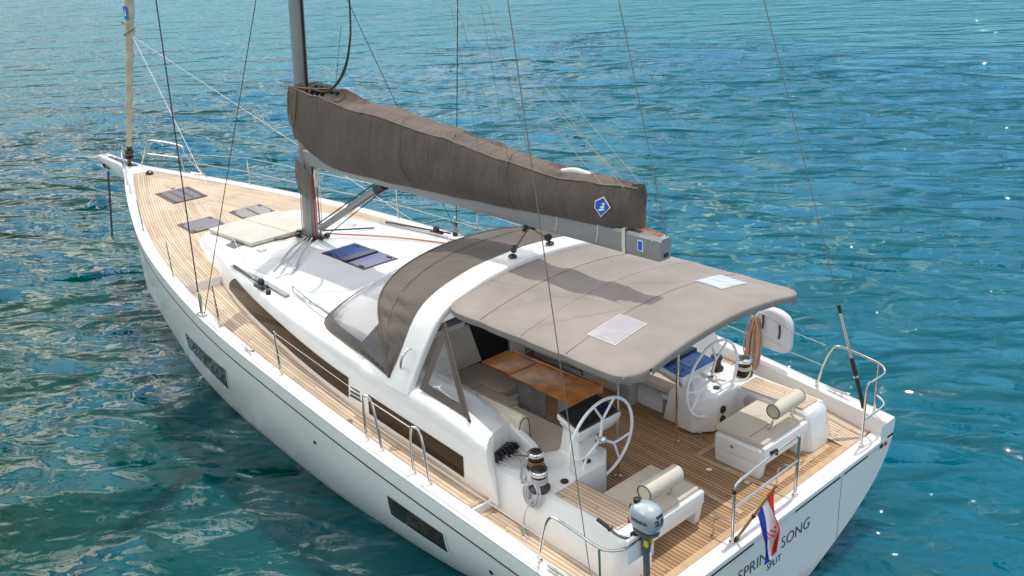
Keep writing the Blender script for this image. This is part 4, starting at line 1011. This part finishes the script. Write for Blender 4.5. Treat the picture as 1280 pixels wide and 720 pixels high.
for s in (1, -1): gate(3.92, 3.62, s, 0); gate(3.02, 2.74, s, 1)
def pushpit(s):
    mb = MB(); y = s*2.575
    mb.tube([(1.06, s*2.55, zg(1.06)), (.99, s*2.56, 1.85), (.90, y, 2.10), (.80, y, 2.19), (.5, y, 2.17), (.22, y-s*.02, 2.13), (.10, s*2.44, 2.11), (.08, s*2.30, 2.11), (.09, s*2.12, 2.10), (.11, s*2.04, 2.02), (.12, s*2.04, 1.24)], .0155, 8, sm=5)
    mb.tube([(.24, s*2.55, zg(.24)), (.24, s*2.56, 2.13)], .0145, 8)
    mb.tube([(.24, s*2.56, 1.70), (.12, s*2.52, 1.66), (.08, s*2.40, 1.64), (.12, s*2.04, 1.60)], .0135, 8, sm=4)
    for p in ((1.06, s*2.55, zg(1.06)), (.24, s*2.55, zg(.24)), (.12, s*2.04, 1.236)): mb.lathe([(.035, 0), (.035, .012), (.02, .02), (.02, .05)], (p[0], p[1], p[2]+.004), n=12)
    return P('pushpit', mb, steel)
pp = pushpit(1); ps = pushpit(-1)
mb = MB(); mb.tube([(.12, .64, 1.24), (.12, .63, 1.86), (.12, .56, 1.95), (.12, .4, 1.965), (.12, -.4, 2.02), (.12, -.54, 2.0), (.12, -.58, 1.92), (.12, -.56, 1.24)], .017, 8, sm=5); mb.tube([(.12, .635, 1.66), (.12, -.57, 1.69)], .015, 8)
mb.tube([(.12, .635, 1.5), (.3, .64, 1.45), (.36, .64, 1.38), (.36, .64, 1.23)], .009, 6, sm=4); mb.tube([(.12, -.57, 1.62), (.3, -.57, 1.55), (.36, -.57, 1.45), (.36, -.57, 1.23)], .009, 6, sm=4)
for y in (.64, -.56): mb.lathe([(.035, 0), (.035, .012), (.02, .02), (.02, .05)], (.12, y, 1.238), n=12)
tg = P('transom_gate_rail', mb, steel)
mb = MB(); mb.tube([(.12, -.12, 1.97), (.12, -.12, 2.02), (.12, -.02, 2.03)], .022, 8); mb.tube([(.12, .64, 1.84), (.12, .64, 1.88)], .024, 8); PS('rail_clamp', mb, black, tg)
for s in (1, -1):
    mb = MB(); mb.tube([(17.30, s*.22, zg(17.3)), (16.98, s*.28, 3.15), (16.85, s*.30, 3.25), (16.5, s*.42, 3.27), (15.95, s*.66, 3.20), (15.86, s*.68, 3.12), (15.82, s*.70, 2.95), (15.25, s*.86, zg(15.2))], .0145, 8, sm=5); mb.tube([(16.0, s*.62, 3.05), (15.95, s*.66, zg(16))], .011, 6)
    mb.tube([(16.95, s*.27, 2.95), (16.0, s*.62, 2.92)], .009, 6)
    P('bow_pulpit', mb, steel)
# lifelines
for s in (1, -1):
    xl = [(15.2, .45)]+[(x, .63) for x in (SX if s > 0 else [14.0, 9.93, 7.85, 5.95])]+[(3.95, .60)]
    for f in (1.0, .5):
        mb = MB(); pts = [V(15.84 if f == 1 else 15.5, s*(.70 if f == 1 else .79), 3.0 if f == 1 else 2.82)]+[V(x, s*(yg(x)-.12), zg(x)+h*f) for x, h in xl[1:]]
        if s < 0 or f < 1: mb.tube(pts, .006, 5)
        else: mb.tube(pts[-2:], .0045, 5)
        if s < 0 or f < 1:
            mb.tube([V(2.85, s*(yg(2.8)-.12), zg(2.8)+.60*f), V(.97, s*2.565, 1.56+.6*f)], .006, 5)
        mb.tube([V(3.80, s*(yg(3.8)-.12), zg(3.8)+.60*f), V(3.0, s*(yg(3)-.12), zg(3)+.60*f)], .008 if f == 1 else .005, 5)
        P('lifeline', mb, wirel)

# ------------------------------------------------------------------ helm
for s in (1, -1):
    mb = MB()
    def pr(x0, x1, y0, y1, z): return [(x0, s*y0, z), (x1, s*y0, z), (x1, s*y1, z), (x0, s*y1, z)]
    mb.loft([pr(1.68, 2.30, .88, 1.40, zsole(2)), pr(1.72, 2.20, .88, 1.34, 1.72), pr(1.80, 2.12, .90, 1.20, 1.80), pr(1.86, 2.10, .90, 1.16, 2.08), pr(1.80, 2.12, .84, 1.20, 2.15)])
    ped = P('helm_pedestal', mb, gel, bevel=.03, seg=3)
    mb = MB(); c = [(1.74, .56, 2.12), (2.14, .54, 2.20), (2.14, 1.20, 2.20), (1.74, 1.26, 2.12)]
    mb.loft([[(x+(.06 if x < 1.9 else -.03), s*(.9+(y-.9)*.75), z-.13) for x, y, z in c], [(x, s*y, z-.01) for x, y, z in c], [(x, s*y, z+.05) for x, y, z in c]]); con = P('instrument_console', mb, gel, ped, bevel=.015, seg=3)
    mb = MB(); e = .02
    mb.loft([[(1.75, s*.575, 2.175), (2.13, s*.555, 2.252), (2.13, s*1.19, 2.252), (1.75, s*1.24, 2.175)], [(1.76, s*.585, 2.19), (2.12, s*.565, 2.266), (2.12, s*1.18, 2.266), (1.76, s*1.23, 2.19)]]); scn = P('instrument_panel', mb, black if s > 0 else blued, con)
    mb = MB(); k = lambda x: 2.193+(x-1.76)/.36*.076
    mb.loft([[(x, s*y, k(x)+o) for x, y in ((1.82, .80), (2.06, .79), (2.06, 1.10), (1.82, 1.12))] for o in (0, .003)]); P('chart_display', mb, mat('display_glass_%d' % s, (.03, .028, .03) if s > 0 else (.03, .18, .5), .12), scn)
    mb = MB()
    for i in range(3):
        for j in range(2): mb.lathe([(0, 0), (.018, 0), (.018, .006), (0, .006)], (1.84+.07*i, s*(.64+.07*j), k(1.84+.07*i)+.001), (-.2, 0, 1), 8)
    P('keypad_button', mb, mat('button_blue_%d' % s, (.02, .02, .35), .3), scn)
    if s < 0:
        mb = MB(); mb.box(2.0, 2.13, -.56, -1.2, 2.24, 2.285); P('sun_hood', mb, black, scn, bevel=.01)
    # wheel
    wc = V(1.62, s*1.02, 2.04); r = .51; tl = .06
    def wp(a, q, dx=0): return V(wc.x-tl*math.sin(a)*q+dx, wc.y+math.cos(a)*q, wc.z+math.sin(a)*q)
    mb = MB(); mb.tube([wp(a, r) for a in np.linspace(0, 2*math.pi, 64, endpoint=False)], .0185, 10, closed=True)
    off = R(92 if s > 0 else 100)
    for i in range(3 if True else 5):
        a = off+i*2*math.pi/3
        mb.tube([wp(a, .03, .02), wp(a, .25, .01)], .017, 8)
        for d in (-1, 1): mb.tube([wp(a, .24, .01), wp(a+d*.08, .29, .005), wp(a+d*.33, r-.01)], .014, 8, sm=4)
    wh = P('steering_wheel', mb, wheelw)
    mb = MB(); mb.lathe([(0, -.02), (.045, -.02), (.05, .02), (.03, .04), (0, .045)], wc+V(-.01, 0, 0), (-1, 0, 0), 16); mb.tube([wc, wc+V(.28, 0, 0)], .025, 10); P('wheel_hub', mb, chrome, wh)
    mb = MB(); mb.lathe([(0, 0), (.05, 0), (.05, .02), (.03, .03), (0, .03)], (1.84, s*1.12, 2.02), (-1, 0, 0), 14); mb.tube([(1.83, s*.88, 2.02), (1.80, s*.55, 2.13)], .012, 6); P('engine_throttle', mb, chrome, ped)
# helm seats
def helm_seat(s):
    root = bpy.data.objects.new('helm_seat', None); col.objects.link(root); root.parent = Y
    mb = MB(); mb.box(.72, 1.24, s*.60, s*1.50, zsole(1)-.01, 1.50); mb.build('seat_base', gel, root, bevel=.02, seg=2)
    mb = MB(); mb.box(.56, 1.25, s*.56, s*1.50, 1.40, 1.62); mb.build('seat_body', gel, root, bevel=.045, seg=4)
    mb = MB(); mb.prism([(.56, s*.565, 1.5), (.60, s*.565, zsole(.6)), (1.22, s*.565, zsole(1.2)), (1.24, s*.565, 1.5)], (0, s*.10, 0)); mb.build('seat_side', gel, root, bevel=.012)
    mb = MB(); mb.box(.535, .60, s*.57, s*1.50, 1.50, 1.66); mb.build('seat_lip', gel, root, bevel=.03, seg=3)
    mb = MB(); mb.box(.58, .74, s*1.36, s*1.60, zsole(.6)-.01, 1.5); mb.build('seat_leg', gel, root, bevel=.02)
    for y in (.94, 1.42):
        mb = MB(); mb.tube([(.80, s*y, 1.66), (.72, s*y, 1.72), (.68, s*y, 1.86), (.66, s*(y+(.03 if y < 1 else -.03)), 1.98)], .012, 6, sm=4); mb.build('backrest_arm', steel, root)
    mb = MB(); mb.lathe([(0, 0), (.085, 0), (.095, .012), (.095, .53), (.085, .542), (0, .542)], (.66, s*.89, 1.98), (0, s, 0), 24); rl = mb.build('backrest_roll', cushy, root)
    mb = MB()
    for y in (.885, 1.437): mb.tube([(.66+.086*math.cos(a), s*y, 1.98+.086*math.sin(a)) for a in np.linspace(0, 6.283, 20, endpoint=False)], .006, 5, closed=True)
    mb.build('roll_piping', piping, root)
    mb = MB(); mb.lathe([(0, 0), (.022, 0), (.022, .015), (.012, .02), (0, .02)], (.98, s*.565, 1.53), (0, -s, 0), 12); mb.build('locker_knob', steel, root)
    t = MB(); t.box(.585, 1.27, s*.60, s*1.50, 1.622, 1.695)
    c = t.build('seat_cushion', cush, None, bevel=.03, seg=4)
    q = MB(); q.tube([(.80, s*.605, 1.66), (.80, s*.625, 1.694), (.80, s*1.48, 1.694)], .004, 4); q.tube([(x_, s*y_, 1.675) for x_, y_ in ((.588, .605), (.588, 1.497), (1.268, 1.497), (1.268, .603))], .004, 4, closed=True); q.build('cushion_seam', piping, c)
    tag(c, 'cream cushion on the %s helm seat' % ('port side' if s > 0 else 'starboard side'), 'seat cushion', 'cushions of the helm seats')
    return root
helm_seat(1); helm_seat(-1)

# settees, table, companionway -----------------------------------------
mb = MB()
mb.box(2.15, 4.85, .72, 1.46, zsole(3)-.1, 1.60); mb.box(3.75, 4.85, .30, 1.0, zsole(4)-.1, 1.60); P('port_settee_base', mb, inner, bevel=.03, seg=3)
mb = MB(); mb.box(2.38, 4.85, -.98, -1.46, zsole(3)-.1, 1.62); mb.box(1.95, 2.38, -.98, -1.46, 1.50, 1.62); P('starboard_settee_base', mb, inner, bevel=.02)
mb = MB(); mb.box(2.0, 2.36, -1.05, -1.46, zsole(2)-.02, 1.5); P('locker_recess', mb, darkin)
mb = MB(); mb.box(2.8, 2.98, -.80, -.97, zsole(3)-.05, 1.62); P('settee_support', mb, mat('grey_support', (.42, .42, .45), .5), bevel=.01)
CG = 'cushions of the cockpit settees'
def cushion(x0, x1, y0, y1, z0, z1, label, bev=.035, m_=cush):
    mb = MB(); mb.box(x0, x1, y0, y1, z0, z1); o = mb.build('settee_cushion', m_, None, bevel=bev, seg=4); tag(o, label, 'seat cushion', CG); return o
cushion(2.13, 3.42, .70, 1.36, 1.60, 1.72, 'long beige port settee cushion beside the helm wheel and clutches', .05)
cushion(3.43, 4.15, .62, 1.36, 1.60, 1.725, 'middle beige port settee cushion beside the table')
cushion(3.78, 4.70, .22, .62, 1.60, 1.73, 'inboard beige cushion of the forward settee at the head of the table')
cushion(4.16, 4.72, .62, 1.36, 1.60, 1.73, 'forward corner cushion of the port settee under the dodger')
cushion(1.92, 2.9, -.94, -1.50, 1.62, 1.72, 'aft cream cushion of the starboard settee beside the far helm')
cushion(2.92, 4.6, -.94, -1.50, 1.62, 1.72, 'forward cream cushion of the starboard settee under the bimini')
def bolster(x0, x1, label, s=1):
    mb = MB(); rings = []
    for x, k in ((x0, .82), (x0+.02, 1), (x1-.02, 1), (x1, .82)):
        c = V(x, s*1.39, 1.95); q = [(-.10, -.22), (.02, -.24), (.09, -.2), (.10, .10), (.07, .19), (0, .23), (-.06, .20), (-.08, .12)]
        rings.append([c+V(0, s*a*k, b*k) for a, b in q])
    mb.loft(rings); o = mb.build('back_cushion', cushy, None, smooth=60, bevel=.012, seg=2); tag(o, label, 'back cushion', 'back cushions of the cockpit settees')
    mb = MB(); mb.tube([c+V(-(x1-x0)*1.0+.0, 0, 0)*0+V(x0-x1, s*a*.86, b*.86) for a, b in q], .006, 5, closed=True); p = mb.build('cushion_piping', piping, o)
    return o
bolster(2.48, 3.30, 'cream roll back cushion nearest the port clutches'); bolster(3.32, 4.16, 'middle cream back cushion on the port coaming'); bolster(4.18, 4.7, 'forward cream back cushion on the port coaming')
bolster(2.2, 4.4, 'long cream back cushion of the starboard settee', -1)
mb = MB(); mb.prism([(4.70, .15, 1.72), (4.95, .15, 2.22), (5.02, .15, 2.20), (4.82, .15, 1.70)], (0, 1.15, 0)); o = mb.build('forward_back_cushion', cushy, None, bevel=.025, seg=3); tag(o, 'large upright cream back cushion at the forward end of the port settee', 'back cushion')
mb = MB(); mb.box(4.95, 5.5, .22, 2.0, 2.2, 2.28); mb.box(4.98, 5.04, .2, 2.0, zsole(5), 2.22); mb.box(4.98, 5.04, -1.9, -.62, zsole(5), 2.3); PS('companion_bulkhead', mb, inner, bevel=.01)
mb = MB(); mb.box(5.02, 5.05, -.62, .2, zsole(5)-.02, 2.52); P('companionway', mb, darkin)
mb = MB(); mb.box(5.0, 6.2, -.75, -.70, 2.5, 2.66); mb.box(5.0, 6.2, .42, .47, 2.5, 2.66); mb.box(5.0, 5.9, -.7, .42, 2.60, 2.64); P('sliding_hatch', mb, gel, bevel=.01)
mb = MB(); mb.box(4.98, 5.03, -1.9, -1.46, 1.5, 2.3); P('bulkhead_panel', mb, inner)
mb = MB(); mb.box(2.50, 3.66, .06, .56, 1.955, 1.99); mb.box(3.68, 4.26, .06, .53, 1.955, 1.99); mb.box(2.55, 4.2, -.02, .03, 1.90, 1.985); tb = P('cockpit_table', mb, tableM, bevel=.006)
mb = MB(); mb.box(3.42, 3.66, .16, .42, zsole(3.5), 1.95); mb.box(2.72, 2.92, .16, .42, zsole(3), 1.95); PS('table_leg', mb, mat('grey_table_leg', (.36, .36, .39), .4), tb, bevel=.015)
mb = MB(); mb.tube([(4.0, -.06, 2.0), (4.0, -.06, 2.06), (2.95, -.06, 2.06), (2.95, -.06, 2.0)], .012, 6); P('table_handrail', mb, bronze, tb)
mb = MB(); mb.box(2.62, 2.78, -.06, -.18, 1.93, 1.99); P('table_latch', mb, mat('latch_brown', (.3, .2, .13), .4), tb)

# ------------------------------------------------------------------ winches, clutches
def winch(x, y, z, k=1.0, body=chrome):
    root = bpy.data.objects.new('winch', None); col.objects.link(root); root.parent = Y
    mb = MB(); mb.lathe([(0, 0), (.10*k, 0), (.11*k, .03*k), (.095*k, .05*k), (.075*k, .07*k), (.070*k, .13*k), (.078*k, .17*k), (0, .17*k)], (x, y, z), n=24); mb.build('winch_drum', bronze, root)
    mb = MB(); mb.lathe([(0, 0), (.083*k, 0), (.092*k, .015*k), (.092*k, .04*k), (.082*k, .055*k), (.0, .056*k)], (x, y, z+.17*k), n=24); mb.build('winch_cap', body, root)
    mb = MB(); mb.lathe([(0, 0), (.066*k, 0), (.058*k, .012), (.025, .016), (.022, .022), (0, .018)], (x, y, z+.222*k), n=18); mb.build('handle_socket', bronze, root)
    return root
winch(1.72, 1.90, 1.775, 1.10); winch(2.02, 1.66, 1.79, 1.0)
winch(1.70, -1.82, 1.775, 1.10); winch(2.04, -1.68, 1.79, .9, bronze)
def wraps(x, y, z0, r, n, rr, m_, name, label, tails, h=.05):
    mb = MB(); pts = [V(x+(r+.004*math.sin(a))*math.cos(a), y+(r+.004*math.cos(2*a))*math.sin(a), z0+h*a/(2*math.pi*n)) for a in np.linspace(0, 2*math.pi*n, 18*n)]
    mb.tube(pts, rr, 6)
    for t in tails: mb.tube(t, rr, 6, sm=6)
    o = mb.build(name, m_, None); return tag(o, label, 'rope')
random.seed(11)
def hang_loops(cx, cy, cz, n, w_, h_, tilt=(1, 0)):
    out = []
    for k in range(n):
        d = V(tilt[0], tilt[1], 0); a = random.uniform(-.03, .03); ww = w_*random.uniform(.7, 1.1); hh = h_*random.uniform(.8, 1.1)
        c = V(cx, cy, cz)+V(random.uniform(-.02, .02), random.uniform(-.02, .02), 0)
        out.append([c+d*a, c+d*(-ww/2)+V(0, .03, -hh*.4), c+d*(-ww*.3)+V(0, .05, -hh), c+d*(ww*.3)+V(0, .05, -hh*1.02), c+d*(ww/2)+V(0, .03, -hh*.4), c+d*(a+.01)])
    return out
gt = hang_loops(1.72, 1.97, 1.90, 7, .24, .24)+[[V(1.70, 2.02, 1.75), V(1.69, 2.16, 1.6), V(1.69, 2.17, 1.45), V(1.71, 2.16, walk_z(1.7)+.05), V(1.75, 2.14, walk_z(1.7)+.012), V(1.6, 2.22, walk_z(1.6)+.012)]]
wraps(1.72, 1.90, 1.87, .088, 4, .009, ropeg, 'coiled_rope', 'grey rope coiled round the nearer port winch with its tail down to the deck', gt, .07)
wraps(2.02, 1.66, 1.82, .085, 6, .009, ropet, 'coiled_rope', 'tan brown rope wound round the port winch nearest the clutches', [[V(2.02, 1.60, 1.86), V(2.2, 1.62, 1.86), V(2.36, 1.72, 1.86)], [V(2.10, 1.66, 1.92), V(2.13, 1.67, 1.82), V(2.0, 1.76, 1.79), V(1.9, 1.66, 1.79), V(1.93, 1.58, 1.82)]], .09)
wraps(1.70, -1.82, 1.86, .088, 3, .010, ropew, 'coiled_rope', 'pale rope round the far starboard winch and along the ledge', [[V(1.62, -1.85, 1.85), V(1.58, -1.70, 1.80), V(1.7, -1.5, 1.80), V(1.95, -1.42, 1.80)], [V(2.2, -1.8, 1.81), V(2.35, -1.9, 1.82), V(2.3, -1.75, 1.84), V(2.15, -1.85, 1.83), V(2.3, -1.95, 1.82)]], .05)
cl = bpy.data.objects.new('clutch_bank', None); col.objects.link(cl); cl.parent = Y
for k in range(6):
    y = 1.60+k*.058; mb = MB(); mb.box(2.36, 2.58, y, y+.045, 1.835, 1.89); mb.build('clutch_body', black if k % 3 else alu, cl, bevel=.008)
    mb = MB(); mb.prism([(2.56, y+.006, 1.90), (2.40, y+.006, 1.96), (2.33, y+.006, 1.92), (2.36, y+.006, 1.89), (2.54, y+.006, 1.875)], (0, .034, 0)); mb.build('clutch_lever', black, cl, bevel=.004)
mb = MB()
for k in range(6): mb.tube([(2.9, 1.62+k*.055, 1.83), (2.56, 1.62+k*.058, 1.86)], .008, 5); mb.tube([(2.36, 1.62+k*.058, 1.86), (2.12, 1.66+k*.03, 1.82)], .007, 5)
mb.build('clutch_line', ropeg, cl); mb = MB(); mb.tube([(2.22, 1.72, 1.84), (2.05, 1.86, 1.80), (1.92, 1.98, 1.80), (1.98, 1.86, 1.80), (2.12, 1.80, 1.81), (1.95, 1.95, 1.805), (1.80, 1.95, 1.86)], .007, 5, sm=6)
mb.build('clutch_line', ropeg, cl)
mb = MB(); mb.box(2.60, 2.66, 1.58, 1.94, 1.835, 1.99); P('line_exit', mb, black)

# ------------------------------------------------------------------ sun pads on the coachroof
def pad(pts, label):
    mb = MB(); mb.loft([[V(x, y, roofz(x, y)+.02) for x, y in pts], [V(x, y, roofz(x, y)+.085) for x, y in pts]]); o = mb.build('sun_pad', sunm, None, bevel=.02, seg=3)
    tag(o, label, 'sun pad', 'sun pads ahead of the mast'); return o
pad([(11.45, .93), (11.45, .23), (9.65, .23), (9.80, .93)], 'cream sun pad on the port side ahead of the mast')
pad([(11.45, -.48), (11.45, .218), (9.65, .218), (9.65, -.48)], 'cream sun pad ahead of the mast on its far starboard side')

# ------------------------------------------------------------------ anchor and chain
a = thing('anchor', 'small dark anchor hung under the tip of the white bowsprit', 'anchor', (18.9, 0, 2.5))
mb = MB(); mb.tube([(.0, 0, .02), (.12, 0, -.10), (.05, 0, -.22)], .03, 8); mb.build('anchor_shank', steel, a)
mb = MB(); mb.prism([(.28, -.12, -.10), (.05, 0, -.26), (.28, .12, -.10), (.20, 0, -.04)], (0, 0, .03)); mb.build('anchor_fluke', steel, a, bevel=.006)
mb = MB(); mb.lathe([(.0, -.04), (.06, -.04), (.045, 0), (.06, .04), (0, .04)], (-.08, 0, -.08), (0, 1, 0), 14); mb.build('bow_roller', black, a)
mb = MB(); k = 0; c0 = V(18.98, 0, 2.40); c1 = V(21.25, -.46, -.1); dd = (c1-c0).normalized(); q1 = dd.orthogonal().normalized(); q2_ = dd.cross(q1); nl = int((c1-c0).length/.062)
for k in range(nl):
    c = c0+dd*(.062*k); d = q1 if k % 2 else q2_
    mb.tube([c+d*.024*math.cos(t)+dd*.042*math.sin(t) for t in np.linspace(0, 6.283, 12, endpoint=False)], .011, 5, closed=True)
tag(mb.build('anchor_chain', chainm, None), 'dark chain hanging from the bowsprit into the water', 'chain')

# ------------------------------------------------------------------ lifebuoy cover and rope coil on the starboard rail
lb = thing('lifebuoy_bag', 'white horseshoe lifebuoy in its cover hung on the starboard guard rail', 'lifebuoy', (1.78, -2.60, 2.15))
mb = MB(); sh = [(-.26, -.27), (-.29, -.05), (-.28, .14), (-.2, .25), (-.05, .30), (.12, .29), (.24, .2), (.29, .05), (.28, -.14), (.2, -.26), (0, -.30)]
rings = []
for y, k in ((-.07, .86), (-.05, .96), (0, 1), (.05, .97), (.07, .88)): rings.append([V(p[0]*k, y, p[1]*k) for p in [(a_, b_) for a_, b_ in [(q.x, q.z) for q in catmull([V(a_, 0, b_) for a_, b_ in sh], 4, True)]]])
mb.loft(rings); mb.build('buoy_cover', buoyf, lb, smooth=60)
mb = MB()
for x, z, dz in ((.14, .02, 0), (-.12, .10, 0)): mb.tube([(-x, .085, z+.10), (-x-.015, .092, z), (-x, .085, z-.10)], .013, 6)
mb.build('cover_strap', black, lb)
mb = MB(); mb.tube([(-.27, .075, .12), (.0, .085, .20), (.27, .075, .22)], .006, 5, sm=4); mb.tube([(-.2, .078, -.18), (.1, .085, -.12), (.26, .075, -.1)], .005, 5, sm=4); mb.build('cover_cord', ropew, lb)
mb = MB(); random.seed(5)
for k in range(16):
    c = V(2.02+random.uniform(-.05, .05), -2.50+random.uniform(-.04, .03), 2.28); w_ = random.uniform(.03, .07); h_ = random.uniform(.6, .78)
    mb.tube([c, c+V(w_, .02, -h_*.3), c+V(w_*1.2, .04, -h_*.8), c+V(0, .04, -h_), c+V(-w_*1.2, .03, -h_*.8), c+V(-w_, 0, -h_*.3)], .010, 5, closed=True, sm=3)
tag(mb.build('rope_hank', roper, None), 'long reddish brown rope hank hanging on the starboard guard rail beside the lifebuoy', 'rope')

# ------------------------------------------------------------------ ensign on its staff
fl = thing('ensign', 'red white and blue ensign on a wooden staff leaning over the transom', 'flag', (.12, .60, 1.24))
Sa, Sb = V(0, 0, -.02), V(-.45, 0, .87)
mb = MB(); mb.tube([Sa, Sb], lambda t: .016-.004*t, 8); mb.lathe([(0, 0), (.018, .01), (.018, .03), (0, .04)], Sb, Sb-Sa, 10); mb.build('flag_staff', varn, fl)
mb = MB(); mb.tube([Sa, Sa+(Sb-Sa)*.08], .024, 8); mb.tube([Sa+(Sb-Sa)*.47, Sa+(Sb-Sa)*.5], .021, 8); mb.build('staff_socket', black, fl)
def cloth_pt(h, u):     # h 0 top of hoist .. 1 bottom ; u 0 hoist .. 1 fly
    st = Sa+(Sb-Sa)*(.97-.44*h)
    fly = V(-.40+.07*h, -.10*h+.02, -.20-.02*h)      # fly end hangs bunched
    L_ = .74
    drop = V(0, 0, -L_*u)
    gather = V((-.53+.13*h-st.x)*min(1, u*1.8)*.9, 0, 0)
    wv = V(0.02*math.sin(u*7+h*5), .045*math.sin(h*11+u*3)*min(1, u*2), 0)
    lift = V(0, 0, -.10*(1-h)*0+.20*h*u)
    return st+drop+gather*(1)+wv+lift
mb = MB(); n = 36; mh = 30
for i in range(mh):
    mi = 0 if i < mh/3 else (1 if i < 2*mh/3 else 2)
    mb.loft([[cloth_pt(i/mh, u) for u in np.linspace(0, 1, n)], [cloth_pt((i+1)/mh, u) for u in np.linspace(0, 1, n)]], closed=False, caps=False, mi=mi)
mb.build('flag_cloth', [redM, whiteM, blueC], fl, smooth=60)
mb = MB()
for side in (1, -1):
    for i in range(5):
        for j in range(5):
            h0, h1 = .38+.048*i, .38+.048*(i+1); u0, u1 = .44+.036*j, .44+.036*(j+1)
            mb.add([cloth_pt(h, u)+V(0, .004*side, 0) for h, u in ((h0, u0), (h1, u0), (h1, u1), (h0, u1))], [(0, 1, 2, 3)], (i+j) % 2)
mb.build('flag_shield', [redM, whiteM], fl)

# ------------------------------------------------------------------ outboard motor on the port pushpit
om = thing('outboard_motor', 'small silver blue outboard motor clamped to the port pushpit rail', 'outboard motor', (.04, 2.14, 2.36))
om.scale = (.94, .94, .94)
mb = MB(); rings = []     # cowling: long axis fore-aft, top domed
for z, kx, ky, ox in ((-.14, .62, .62, .0), (-.12, .84, .84, .0), (-.05, 1.0, 1.0, 0), (.02, 1.0, 1.0, 0), (.07, .93, .93, -.005), (.115, .76, .78, -.01), (.138, .5, .52, -.01), (.146, .22, .25, -.01)):
    rings.append([V(ox+.178*kx*math.copysign(abs(math.cos(a))**.8, math.cos(a)), .128*ky*math.copysign(abs(math.sin(a))**.8, math.sin(a)), z) for a in np.linspace(0, 2*math.pi, 28, endpoint=False)])
mb.loft(rings); cow = mb.build('cowling', silver, om, smooth=60)
mb = MB(); mb.loft([[V(.12*k*math.cos(a)+o, .09*k*math.sin(a), z) for a in np.linspace(0, 2*math.pi, 20, endpoint=False)] for z, k, o in ((-.14, 1.25, 0), (-.17, 1.2, .0), (-.21, .7, 0), (-.26, .45, 0), (-.40, .42, .0))]); mb.build('mid_section', greym, om)
mb = MB(); mb.tube([(0, 0, -.36), (-.02, 0, -1.05)], .035, 10); mb.prism([(.04, -.01, -1.0), (-.14, -.01, -1.0), (-.12, -.01, -1.08), (.02, -.01, -1.08)], (0, .02, 0)); mb.tube([(.07, 0, -1.14), (-.10, 0, -1.14)], .04, 10); mb.build('motor_leg', greym, om)
mb = MB(); mb.lathe([(0, 0), (.036, 0), (.036, .035), (.028, .045), (0, .045)], (.10, .02, .125), n=14); mb.box(.17, .19, .0, .03, -.02, .06); mb.build('fuel_cap', black, cow, bevel=.004)
mb = MB(); mb.box(-.165, -.06, -.052, .052, .09, .118); 
mb = MB(); mb.box(-.172, -.12, -.045, .045, .055, .088); mb.build('carry_grip', black, cow, bevel=.01)
mb = MB(); mb.tube([(.05, .05, -.22), (.12, .12, -.26), (.24, .16, -.25), (.33, .18, -.20)], .016, 8, sm=4); mb.build('tiller_arm', greym, om)
mb = MB(); mb.tube([(.32, .18, -.205), (.46, .20, -.155)], .022, 10); gp = mb.build('tiller_grip', black, om)
mb = MB(); mb.lathe([(.0, 0), (.034, 0), (.034, .02), (0, .02)], (.30, .175, -.21), (.9, .1, .3), 12); mb.box(.17, .2, .0, .04, -.15, -.09); mb.build('throttle_collar', bronze, om)
mb = MB(); mb.box(.05, .12, -.10, .10, -.42, -.20); mb.tube([(.12, -.06, -.36), (.20, -.06, -.36)], .012, 6); mb.tube([(.12, .06, -.36), (.20, .06, -.36)], .012, 6); mb.build('clamp_bracket', black, om, bevel=.01)
mb = MB(); mb.box(-.045, .0, -.055, .04, -.33, -.26); mb.build('warning_sticker', yellow, om)
mb = MB(); mb.box(.17, .186, .02, .05, -.14, -.09); mb.build('kill_switch', redM, om)
MS = Matrix(((-1, 0, 0, -.012), (0, 0, 1, .1285), (0, 1, 0, .0), (0, 0, 0, 1)))
t = text_mesh('maker_lettering', 'HONDA', .044, lettering, cow, MS, 1.15, .0012, .003)
def wrap(o, yo, a=.178, b=.128):
    for v in o.data.vertices:
        x = v.co.x; d = v.co.y-yo; u = min(.999, abs(x)/a); v.co.y = b*(1-u**2.5)**(1/2.5)+d+.001
wrap(t, .1285)
M2 = Matrix(((0, 0, -1, -.176), (-1, 0, 0, .010), (0, 1, 0, .01), (0, 0, 0, 1)))
t = text_mesh('power_lettering', '2.3', .082, lettering, cow, M2, 1.1, .0012, .0045)
for v in t.data.vertices:
    y = v.co.y; u = min(.999, abs(y)/.128); v.co.x = -.178*(1-u**2.5)**(1/2.5)-.002+(v.co.x+.176)
mb = MB(); mb.box(.08, .12, 2.0, 2.34, 1.90, 2.16); o = P('motor_bracket_board', mb, whitep, bevel=.01)
